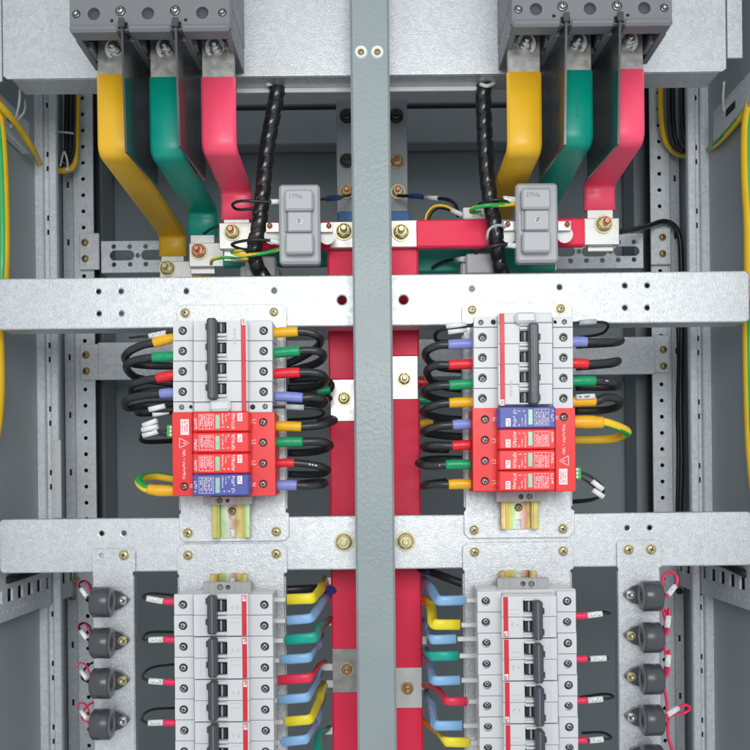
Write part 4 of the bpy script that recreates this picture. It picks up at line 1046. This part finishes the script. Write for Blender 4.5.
cab('thin black wire dipping from the right green connector', [(577, 476, -37), (588, 482, -38), (600, 494, -32), (592, 500.5, -14), (570, 503, 10)], 1.2, 'thin_rubber', name='signal_wire')
cab('thin black wire dipping from the left green connector', [(168, 436, -34), (157, 434, -34), (143, 436, -30), (140, 440, -20), (148, 443, -6), (176, 442, 10)], 1.2, 'thin_rubber', name='signal_wire')

def cable_print(parent, pts, r):
    b = MB(); pp = P(*pts)
    for a, e in zip(pp, pp[1:]):
        dv = e-a; T = dv.normalized(); up = Vector((0, 0, 1)); up = (up-T*up.dot(T)).normalized(); u = 0.4
        while u < dv.length-1:
            w = random.choice((0.5, 0.9, 1.2)); h = random.uniform(0.4, 0.9)
            o = a+T*u+Vector((0, -r, 0))
            vs = [o+T*x+up*z+Vector((0, yy, 0)) for x in (0, w) for z in (-h, h) for yy in (-0.2, 0.4)]
            b.convex(vs, [(0, 1, 3, 2), (4, 5, 7, 6), (0, 1, 5, 4), (2, 3, 7, 6), (0, 2, 6, 4), (1, 3, 7, 5)]); u += w+random.choice((0.5, 0.7, 1.6))
    b.build('cable_print', 'print_white', parent)
for key, pts in (('green-sleeved black jumper with white cable print', [(604, 381, -35), (614, 382.6, -31)]), ('red-sleeved black jumper at the left arrester output', [(309, 464.2, -34.2), (320, 466.2, -31)]),
                 ('green-sleeved black jumper at the right arrester input', [(440, 465.4, -35), (426, 465.3, -30)])):
    for o in [o for o in COL.objects if o.get('label', '').startswith(key)]: cable_print(o, pts, 4.3)

# red-tipped control wires of the lower rows
GR = 'thin control wires with red tip and white marker'
for i, (ys, mx, ym, tx, ty, lp, nm) in enumerate(((602, 147, 598.5, 143, 598, [(145, 594.5, -34), (152, 593.2, -26), (178, 595.5, -6)], 'topmost'), (640, 149, 640, 143, 639, [(146, 634, -34), (154, 632, -24), (178, 632, -6)], 'second'),
                               (682.5, 149, 681, 142.5, 677, [(146, 671, -34), (156, 666.5, -24), (178, 664, -6)], 'third'), (723, 148.5, 723, 142, 720, [(145, 713, -34), (156, 709, -24), (178, 708, -6)], 'fourth'))):
    cab(nm+' thin control wire with red tip and marker, lower left breaker row', [(176, ys, -40), (164, ys-0.4, -40), (mx, ym, -40), (tx, ty, -38)]+lp, 1.25, 'thin_rubber', [(176, ys, -40), (170, ys-0.2, -40), (164, ys-0.5, -40)], 's_pink', 3.3,
        [[(mx, ym, -40), (163.5, ys-0.5, -40)]], 2.9, name='control_wire', group=GR)
for i, (ys, m0, y0, m1, y1, lp, nm) in enumerate(((616, 586.5, 615.6, 602, 613.6, [(606, 613.5, -38), (610, 613, -28), (600, 611, 0)], 'topmost'), (659, 590, 659, 606, 658.2, [(607, 658.5, -36), (600, 661, -10)], 'second'),
                               (700.6, 587.5, 700.5, 602.5, 699, [(609, 698.5, -37), (613.5, 696.5, -32), (605, 694, -22), (580, 697, -6)], 'third'), (740.5, 589.5, 740.5, 603, 739.2, [(608, 739, -37), (611, 737, -32), (602, 732.5, -22), (582, 733, -6)], 'fourth'))):
    cab(nm+' thin control wire with red tip and marker, lower right breaker row', [(575, ys, -40), (587, ys-0.3, -40), (m0, y0, -40), (m1, y1, -39)]+lp, 1.25, 'thin_rubber', [(575, ys, -40), (581, ys, -40), (587, ys-0.4, -40)], 's_pink', 3.3,
        [[(m0, y0, -40), (m1, y1, -40)]], 2.9, name='control_wire', group=GR)

# sleeved copper rods feeding the lower rows
GC = 'sleeved feeder rods of the lower breaker rows'
def rod(lab, pin, path, m, w=9.6, lug=None):
    t = thing('feeder_rod', lab, 'feeder rod', W(*path[0]), GC)
    sec = [(math.cos(a)*2.7*(1 if abs(math.cos(a)) < .8 else .95), math.sin(a)*w/2) for a in [2*math.pi*i/14 for i in range(14)]]
    pp = P(*path); pts = [pp[0]]
    for i in range(1, len(pp)-1):
        p = pp[i]; a = (pp[i-1]-p); c = (pp[i+1]-p); rr = min(5, a.length*0.4, c.length*0.4); a.normalize(); c.normalize()
        for q in range(5): u = q/4; pts.append((1-u)**2*(p+a*rr)+2*u*(1-u)*p+u*u*(p+c*rr))
    pts.append(pp[-1])
    MB().sweep(pts, sec, (0, 1, 0.05), 0, True, 1).build('sleeve', m, t)
    a, e = W(*pin), pp[0]
    b = MB(); hh = 2.4; b.box((min(a.x, e.x+1), a.y-1.6, (a.z+e.z)/2-hh), (max(a.x, e.x-1), a.y+1.6, (a.z+e.z)/2+hh), 0.6); b.build('pin', 'tin', t)
    if lug: b = MB(); b.pbox(*lug, 58, 64, 0.6); b.build('lug', 'tin', t)
q = -30
nl = 'lower left row, '
rod(nl+'uppermost yellow sleeved feeder rod, just under the lower rail', (268, 599.5, q), [(287, 599.5, q), (313, 598.5, q), (320, 590, 10), (326, 579, 62)], 'c_yellow', 10.5, (326, 577, 334, 585))
rod(nl+'uppermost blue sleeved feeder rod, under the first yellow one', (268, 621, q), [(287, 620.5, q), (311, 618.5, q), (322, 603, 18), (331, 593, 66)], 'c_blue', 9.4)
rod(nl+'upper green sleeved feeder rod', (268, 640.5, q), [(285, 640.3, q), (316, 637.5, q), (319, 627, 10), (330, 620, 58)], 'c_teal', 10.5, (327, 617.5, 334, 626))
rod(nl+'second blue sleeved feeder rod, between the green and red ones', (268, 660.5, q), [(281, 660, q), (310, 657.8, q), (317, 646, 20), (320, 634, 66)], 'c_blue', 9.4)
rod(nl+'only red sleeved feeder rod', (268, 681, q), [(278, 680.3, q), (311, 678, q), (319, 665, 30), (323, 662.5, 56)], 'c_red', 9.6, (320, 663.5, 333, 671))
rod(nl+'third blue sleeved feeder rod, right under the red one', (268, 700.5, q), [(279, 700, q), (308, 697.5, q), (317, 681, 24), (321, 668, 70)], 'c_blue', 9.4)
rod(nl+'lower yellow sleeved feeder rod', (268, 722, q), [(285, 721.8, q), (311, 719.5, q), (319, 700, 24), (324, 683, 60)], 'c_yellow', 9.8, (326, 680, 334, 688))
rod(nl+'lowest blue sleeved feeder rod', (268, 743, q), [(282, 742, q), (307, 739.5, q), (316, 722, 24), (322, 694, 70)], 'c_blue', 9.4)
rod(nl+'lower green sleeved feeder rod, bending straight down at the frame edge', (312, 790, q), [(316, 770, q), (318, 745, 10), (321, 733, 34), (328, 729, 60)], 'c_teal', 9.8, (325, 727, 334, 735))
nr = 'lower right row, '
rod(nr+'uppermost blue sleeved feeder rod, just under the lower rail', (480, 600, q), [(465, 600.2, q), (438, 601, q), (431, 589, 10), (422, 578, 66)], 'c_blue', 9.8)
rod(nr+'upper yellow sleeved feeder rod', (480, 624.8, q), [(460, 624.8, q), (433, 624.6, q), (431, 606, 20), (423, 599, 58)], 'c_yellow', 10.4, (420, 597, 427, 605))
rod(nr+'second blue sleeved feeder rod, above the green one', (480, 638.5, q), [(456, 639, q), (431, 640, q), (429, 628, 30), (424, 621, 70)], 'c_blue', 9.4)
rod(nr+'only green sleeved feeder rod', (480, 655.5, q), [(458, 655.8, q), (440, 656.2, q), (430, 656.6, q+4), (424, 650, 30)], 'c_teal', 9.8, (420, 636, 427, 645))
rod(nr+'third blue sleeved feeder rod, just above the red one', (480, 680, q), [(460, 680.2, q), (433, 681, q), (430, 664, 20), (425, 650, 66)], 'c_blue', 9.4)
rod(nr+'only red sleeved feeder rod, stepping down from the tinned joint', (480, 701.3, q), [(467, 701.3, q), (446, 701.6, q), (439, 690, 6), (430, 686.5, 40), (424, 686, 58)], 'c_red', 8.6, (420, 682, 431, 690))
rod(nr+'lowest blue sleeved feeder rod, between red and yellow ones', (480, 725.5, q), [(462, 725.5, q), (435, 725.8, q), (432, 706, 20), (426, 692, 66)], 'c_blue', 9.8)
rod(nr+'lower yellow sleeved feeder rod, cut by the frame edge', (480, 742.5, q), [(469, 742.5, q), (445, 742, q), (439, 733, 10), (424, 722, 60)], 'c_yellow', 9.8)
cab('dark blue and black cable crossing under the lower rail left of the pillar', [(282, 590, 30), (300, 589, 34), (318, 588.5, 44), (336, 591, 60)], 4.2, 'rubber', [(318, 589, 44), (327, 589.5, 52), (336, 591, 60)], 'c_navy', 4.6)
cab('black cable sloping from the right red busbar to the lower right plate', [(418, 568, 60), (434, 573, 40), (450, 579, 24), (472, 587, 16)], 4.2, 'rubber', [(414, 567, 62), (422, 569, 56), (432, 572, 42)], 'c_navy', 4.6)

# spiral wrapped bundles
def bundle(lab, path, r):
    t = thing('wrapped_cable', lab, 'cable', W(*path[0]), 'black spiral wrapped cables')
    pts = P(*path); b = MB(); b.tube(pts, r, 18, sub=10); b.build('core', 'wrap', t)
    # helical wrap
    Q = []
    for i in range(len(pts)-1):
        a = pts[i-1] if i else pts[0]*2-pts[1]; bb, c = pts[i], pts[i+1]; d = pts[i+2] if i+2 < len(pts) else pts[-1]*2-pts[-2]
        for j in range(60):
            u = j/60; Q.append(0.5*((2*bb)+(c-a)*u+(2*a-5*bb+4*c-d)*u*u+(3*bb-a-3*c+d)*u**3))
    L = 0; H = []
    for i in range(len(Q)-1):
        T = (Q[i+1]-Q[i]); L += T.length; T.normalize(); n = Vector((0, -1, 0)); n = (n-T*n.dot(T)).normalized(); m = T.cross(n)
        ang = L/15.0*2*math.pi; H.append((Q[i]+(n*math.cos(ang)+m*math.sin(ang))*(r+0.3), (n*math.cos(ang)+m*math.sin(ang)), T))
    b = MB(); vs = []; fs = []
    for p, nn, T in H:
        vs += [p+T*6.4-nn*0.2, p+nn*0.55+T*5.4, p+nn*0.75, p+nn*0.55-T*5.4, p-T*6.4-nn*0.2]
    for i in range(len(H)-1):
        for j in range(4): fs.append([i*5+j, i*5+j+1, (i+1)*5+j+1, (i+1)*5+j])
    b.add(vs, fs, 0, True); b.build('spiral_wrap', 'wrap', t)
bundle('black spiral wrapped cable hanging beside the left pink-red bar', [(273.5, 80, 26), (277, 92, 26), (273, 115, 26), (267, 150, 26), (263, 190, 26), (259, 225, 26), (253.5, 252, 36), (258, 268, 46), (268, 284, 54)], 7.2)
bundle('black spiral wrapped cable hanging beside the right yellow bar', [(484, 78, 26), (483.5, 95, 26), (484.5, 130, 26), (487, 175, 26), (491, 205, 26), (496, 235, 26), (498, 258, 40), (504, 280, 50)], 7.2)
b = MB(); b.tube(P((480, 84, 18), (487, 86, 16), (495, 83, 20)), 2.0, 10, sub=4); tag(b.build('cable_tie', 'nylon'), 'pale cable tie at the top of the right wrapped cable', 'cable tie')
b = MB(); b.tube(P((265, 81, 20), (268, 84, 18), (272, 83, 20)), 2.4, 10, sub=4); tag(b.build('cable_tie', 'nylon'), 'pale cable tie at the top of the left wrapped cable', 'cable tie')

# wires around the transformers
cab('thin black wire looping over the left pink-red bar to the upper transformer terminal', [(282, 201.5, 8), (270, 202, 4), (252, 201, 0), (238, 201.5, 2), (232.5, 205, 8), (238, 209.5, 16), (256, 208.5, 22)], 1.5, 'thin_rubber', None, None, 5, [[(271, 201.8, 4), (281, 201.5, 8)]], 2.6, ink=False, name='sensing_wire', group='transformer wires')
cab('thin black wire looping past the left bolted joint to the lower transformer terminal', [(282, 243.5, 8), (270, 240.5, 4), (252, 240, 0), (238, 242, 6), (232, 245, 12), (242, 249, 20), (258, 250, 26)], 1.5, 'thin_rubber', None, None, 5, [[(270, 240.5, 4), (282, 243.5, 8)]], 2.6, ink=False, name='sensing_wire', group='transformer wires')
earth('thin yellow-green wire at the foot of the left transformer', [(282, 248.5, 10), (270, 252, 4), (256, 254.5, 0), (240, 255, 4), (232, 252, 12), (246, 250, 24)], 1.8, None, 0, 0.5, 2, 7, 'sensing_wire', 12, 'transformer wires')
earth('thin yellow-green wire between the two lower left bolted joints', [(248, 259, 30), (236, 258.5, 24), (224, 257.5, 22), (213, 259.5, 30), (211, 264, 44)], 1.7, None, 0, 0.4, 2, 6, 'sensing_wire', 12, 'transformer wires')
cab('thin black wire under the left green copper bar', [(204, 234, 60), (212, 228.5, 52), (222, 226, 50), (228, 231, 60)], 1.5, 'thin_rubber', name='sensing_wire', group='transformer wires')
cab('thin black wire to the upper terminal of the right transformer', [(520, 201.5, 8), (508, 200.5, 4), (494, 200, 2), (480, 204, 10), (474, 209, 30)], 1.6, 'thin_rubber', None, None, 5, [[(503, 198.8, 4), (521, 200.5, 6)]], 3.0, ink=True, name='sensing_wire', group='transformer wires')
earth('thin green-yellow wire hooked over the white tag by the right transformer', [(516, 204, 8), (500, 205, 2), (486, 205.5, 0), (473, 208.5, 6), (471.5, 212, 14), (480, 212.5, 22)], 2.1, None, 0, 0.35, 2, 7, 'sensing_wire', 12, 'transformer wires')
cab('thin grey tie curving in front of the right wrapped cable', [(506, 226, 10), (496, 225.5, 4), (489, 230, 2), (487, 238, 6), (487, 242, 20)], 1.4, 'marker_grey', name='sensing_wire', group='transformer wires')
cab('thin black wire to the lower terminal of the right transformer', [(520, 247, 8), (506, 244.5, 2), (494, 246, 0), (482, 250, 8), (476, 253, 24)], 1.9, 'thin_rubber', None, None, 5, [[(507, 244.5, 2), (521, 247, 6)]], 2.8, ink=True, name='sensing_wire', group='transformer wires')
cab('black wire with blue ferrule left of the grey pillar', [(316, 200, 60), (326, 199, 90), (338, 198, 150), (350, 195, 190)], 1.4, 'thin_rubber', [(327, 198.5, 100), (333, 198, 120), (340, 197.5, 150)], 'c_navy', 3.2)
cab('black wire with blue sleeve and white marker right of the grey pillar', [(398, 196, 185), (412, 196, 170), (426, 198, 150), (440, 198.5, 130), (450, 200.5, 110), (456, 206, 90), (458, 216, 80)], 2.0, 'thin_rubber', [(410, 196.2, 172), (416, 196.2, 164), (422.5, 196.8, 154)], 'c_navy', 3.0, [[(425, 197.5, 150), (438, 198.3, 132)]], 2.6)
cab('black wire arching up above the long red bar', [(428, 226, 80), (429, 216, 80), (436, 208, 78), (446, 208, 76), (454, 212, 74), (464, 216, 72)], 2.2, 'thin_rubber', None, None, 5, [[(451, 210, 74), (463, 215.5, 72)]], 2.8, ink=False)
cab('thin yellow wire arching with the black one above the long red bar', [(425, 224, 78), (427, 214, 78), (434, 206.5, 76), (444, 205.8, 74), (452, 209, 72)], 1.4, 'earth_yellow')
cab('black wire crossing the green bar below the long red bar', [(432, 268, 100), (440, 263, 96), (450, 260, 90), (462, 259, 70)], 1.8, 'thin_rubber', None, None, 5, [[(456, 259.8, 80), (465, 259, 66)]], 3, ink=False)
cab('black cable arching from the right bolted joint and down beside the perforated post', [(618, 232, 110), (632, 230, 160), (648, 226, 200), (662, 221.5, 222), (672, 224, 226), (678.5, 234, 228), (681, 255, 230), (681.5, 320, 236), (680.5, 400, 236), (681.5, 460, 236), (680, 520, 236)], 3.2, 'rubber')
cab('second black cable down beside the right perforated post', [(678, 318, 244), (679, 360, 244), (678, 410, 242), (678.5, 450, 244), (677.5, 522, 244)], 3.0, 'rubber')

# thick earth cables at the frame edges
n_e = 24
earth('thick yellow-green earth cable at the left frame edge, upper stretch', [(-8, 90, 34), (-3, 120, 34), (0, 150, 34), (2, 200, 34), (2.5, 250, 34), (1, 300, 38)], 7.2, None, 0, 0, 21, 11, 'earth_cable', n_e)
earth('thick yellow-green earth cable at the left frame edge, below the upper rail', [(-3.5, 320, 36), (-3, 350, 34), (-2.5, 390, 34), (-6, 430, 34), (-16, 470, 34)], 7.2, None, 0, 0, 12, 5, 'earth_cable', n_e)
earth('thick yellow-green earth cable at the right frame edge, upper stretch', [(757, 88, 34), (751, 110, 34), (748, 135, 34), (748.5, 180, 34), (751, 230, 34), (751, 300, 38)], 7.2, None, 0, 0, 21, 5, 'earth_cable', n_e)
earth('thick yellow-green earth cable at the right frame edge, below the upper rail', [(749.5, 315, 38), (750, 350, 34), (751, 400, 34), (753, 450, 34), (758, 500, 34)], 7.2, None, 0, 0, 21, 6, 'earth_cable', n_e)
earth('yellow cable running diagonally behind the left upper corner', [(-6, 99, 10), (8, 114, 34), (22, 132, 72), (33, 150, 108), (42, 165, 168), (56, 170.5, 196), (72, 168, 212), (76, 150, 218), (77, 110, 220), (77, 70, 220)], 3.6, None, 0, 0.12, 4, 6, 'looped_cable', 16)
earth('tan-yellow cable running diagonally behind the right upper corner', [(756, 98, 20), (742, 116, 48), (728, 132, 84), (716, 144, 120), (706, 151, 172), (698, 154, 190), (684, 156, 215), (672, 150, 222), (664, 136, 224), (661, 110, 226), (661, 70, 226)], 3.6, None, 0, 0.12, 4, 4, 'looped_cable', 16)
for i, (x, r) in enumerate(((66.5, 2.6), (70.5, 3.0), (74, 2.4))):
    cab('black control cable %s in the loop behind the left outer post' % ('nearest the post', 'in the middle', 'farthest from the post')[i], [(x, 60, 212), (x, 100, 212), (x-0.5, 130, 212), (x-1, 152, 208), (x-7, 164, 204), (x-14, 160, 200)], r, 'rubber')
for i, (x, r) in enumerate(((669, 3.0), (673, 2.6), (682, 3.0))):
    cab('black control cable %s in the loop behind the right outer post' % ('nearest the perforated post', 'in the middle', 'farthest from the perforated post')[i], [(x, 60, 214), (x, 100, 214), (x+1, 128, 212), (x+5, 146, 206), (x+14, 152, 200)], r, 'rubber')
for lab, pts in (('white cable tie hanging on the left diagonal yellow cable', [(20, 88, 40), (19, 104, 50), (15, 120, 66), (11, 127, 70), (14, 124, 74), (24, 112, 80), (25, 100, 84)]),
                 ('white cable tie looped on the black cables behind the left outer post', [(58, 132, 196), (66, 132.5, 200), (73, 133.5, 205), (66, 134, 216)]),
                 ('white cable tie crossing the bottom of the left cable loop', [(60, 166, 190), (64, 152, 198), (67, 160, 200), (68, 170, 198)]),
                 ('white cable tie hanging on the right diagonal cable', [(724, 82, 60), (723, 100, 76), (725, 116, 96), (731, 120, 100), (733, 112, 96), (727, 98, 90)])):
    b = MB(); b.tube(P(*pts), 1.3, 8, sub=5); p = W(*pts[3]); b.box(p-Vector((2.4, 3, 2)), p+Vector((2.4, 0, 2)), 0.6); tag(b.build('cable_tie', 'nylon'), lab, 'cable tie')
for lab, pts in (('pair of dark cables sloping under the left end of the lower rail', [(-14, 584, 34), (6, 580, 40), (24, 575, 60), (44, 568, 100)]), ('dark cable sloping under the right end of the lower rail', [(764, 578, 34), (744, 573, 40), (728, 566, 60), (712, 560, 100)])):
    cab(lab, pts, 4.4, 'rubber')

# sensor leads
GS = 'coloured leads of the ring sensors'
for i, (y, q2) in enumerate(((590, 'topmost'), (632, 'second'), (672, 'third'), (712, 'fourth'))):
    cab('black-red lead looping off the '+q2+' left ring sensor', [(94, y+13, -20), (88, y+8, -18), (81, y-1, -12), (79, y-6, -6), (84, y-9, 0), (90, y-5, 2), (91, y+3, 0)] if i < 2 else [(94, y+13, -20), (88, y+10, -16), (82, y+6, -10), (84, y-2, -2), (90, y-8, 4), (95, y-10, 8)], 1.1, 'thin_rubber' if i != 3 else 's_pink', None, None, 5, [[(81, y-1, -13), (87, y+7, -18)]], 2.2, name='sensor_lead', group=GS, ink=False)
    cab('red lead beside the '+q2+' left ring sensor', [(94, y+11, -22), (90, y+2, -12), (86, y-7, -2), (80, y-9, 4), (77, y-4, 6)], 0.9, 's_pink', name='sensor_lead', group=GS)
for i, (y, q2) in enumerate(((596, 'topmost'), (637, 'second'), (679, 'third'), (720, 'fourth'))):
    lp = [(659, y, -20), (664, y+1, -14), (668, y-1, -10), (676, y-11, -6), (677, y-19, -4), (671, y-24, 0), (664, y-20, 2), (662, y-6, 0), (663, y+14, -4), (666, y+26, -4), (666, y+40, -8)]
    if i in (1, 2): lp = [(659, y, -20), (663, y, -14), (668, y-6, -10), (669, y-18, -6), (669, y-28, -4), (666, y-16, 0), (664, y+6, -2), (667, y+24, -4), (666, y+40, -8)]
    if i == 3: lp = [(659, y, -20), (664, y-2, -14), (672, y-9, -8), (684, y-15, -4), (690, y-12, 0), (684, y-7, 2), (670, y-4, 0), (668, y+14, -4), (672, y+30, -8)]
    mk = {0: [(668, y-1, -11), (675, y-10, -7)], 1: [(667, y-9, -9), (668.5, y-21, -6)], 2: [(667, y-12, -9), (668.5, y-24, -6)], 3: [(667, y-5, -12), (678, y-12, -7)]}[i]
    cab('pink-red lead with white marker off the '+q2+' right ring sensor', lp, 1.5, 's_pink', None, None, 5, [mk], 2.9, name='sensor_lead', group=GS)

# small bolts showing on the left inner post beside the lower strip
t = None
for lab, x, y in (('small bolt on the left perforated post just under the lower rail', 77, 580), ('small bolt on the left perforated post beside the topmost left sensor', 72.5, 597)):
    b = MB(); p = W(x, y, 234); b.cyl(p, p+Vector((0, -4, 0)), 4.2, 4.0, 6); b.cyl(p+Vector((0, -4, 0)), p+Vector((0, -8, 0)), 2.6, 2.4, 14)
    tag(b.build('bolt', 'brass'), lab, 'bolt')
for lab, x, y in (('small bolt on the right perforated post just under the lower rail', 682.5, 576), ('small bolt on the right perforated post beside the topmost right sensor', 679, 591)):
    b = MB(); p = W(x, y, 234); b.cyl(p, p+Vector((0, -4, 0)), 4.2, 4.0, 6); b.cyl(p+Vector((0, -4, 0)), p+Vector((0, -8, 0)), 2.6, 2.4, 14)
    tag(b.build('bolt', 'dark_steel'), lab, 'bolt')

# ================================================================ LIGHT AND CAMERA
w = bpy.data.worlds.new('World'); SC.world = w; w.use_nodes = True
bg = w.node_tree.nodes['Background']; bg.inputs['Color'].default_value = (0.91, 0.96, 1.0, 1); bg.inputs['Strength'].default_value = 0.74
def lamp(name, loc, target, sx, sy, e, col=(1, 1, 1)):
    l = bpy.data.lights.new(name, 'AREA'); l.shape = 'RECTANGLE'; l.size = sx; l.size_y = sy; l.energy = e; l.color = col
    o = bpy.data.objects.new(name, l); COL.objects.link(o); o.location = loc
    o.rotation_euler = (Vector(target)-Vector(loc)).to_track_quat('-Z', 'Y').to_euler()
lamp('room_lamp', (0.08, -1.3, 0.36), (0, 0, 0.1), 0.75, 0.55, 9.9, (1.0, 0.99, 0.97))
cam = bpy.data.cameras.new('camera'); co = bpy.data.objects.new('camera', cam); COL.objects.link(co)
co.matrix_world = Matrix.Translation((0, -D*0.001, 0)) @ Matrix.Rotation(math.pi/2, 4, 'X') @ Matrix.Rotation(-AN, 4, 'Z')
cam.sensor_fit = 'HORIZONTAL'; cam.sensor_width = 36; cam.lens = 36*D/750.0; cam.shift_y = (VY-375.0)/750.0
cam.clip_start = 0.02; cam.clip_end = 50
SC.camera = co
SC.view_settings.view_transform = 'Standard'; SC.view_settings.look = 'None'; SC.view_settings.exposure = 0; SC.view_settings.gamma = 1
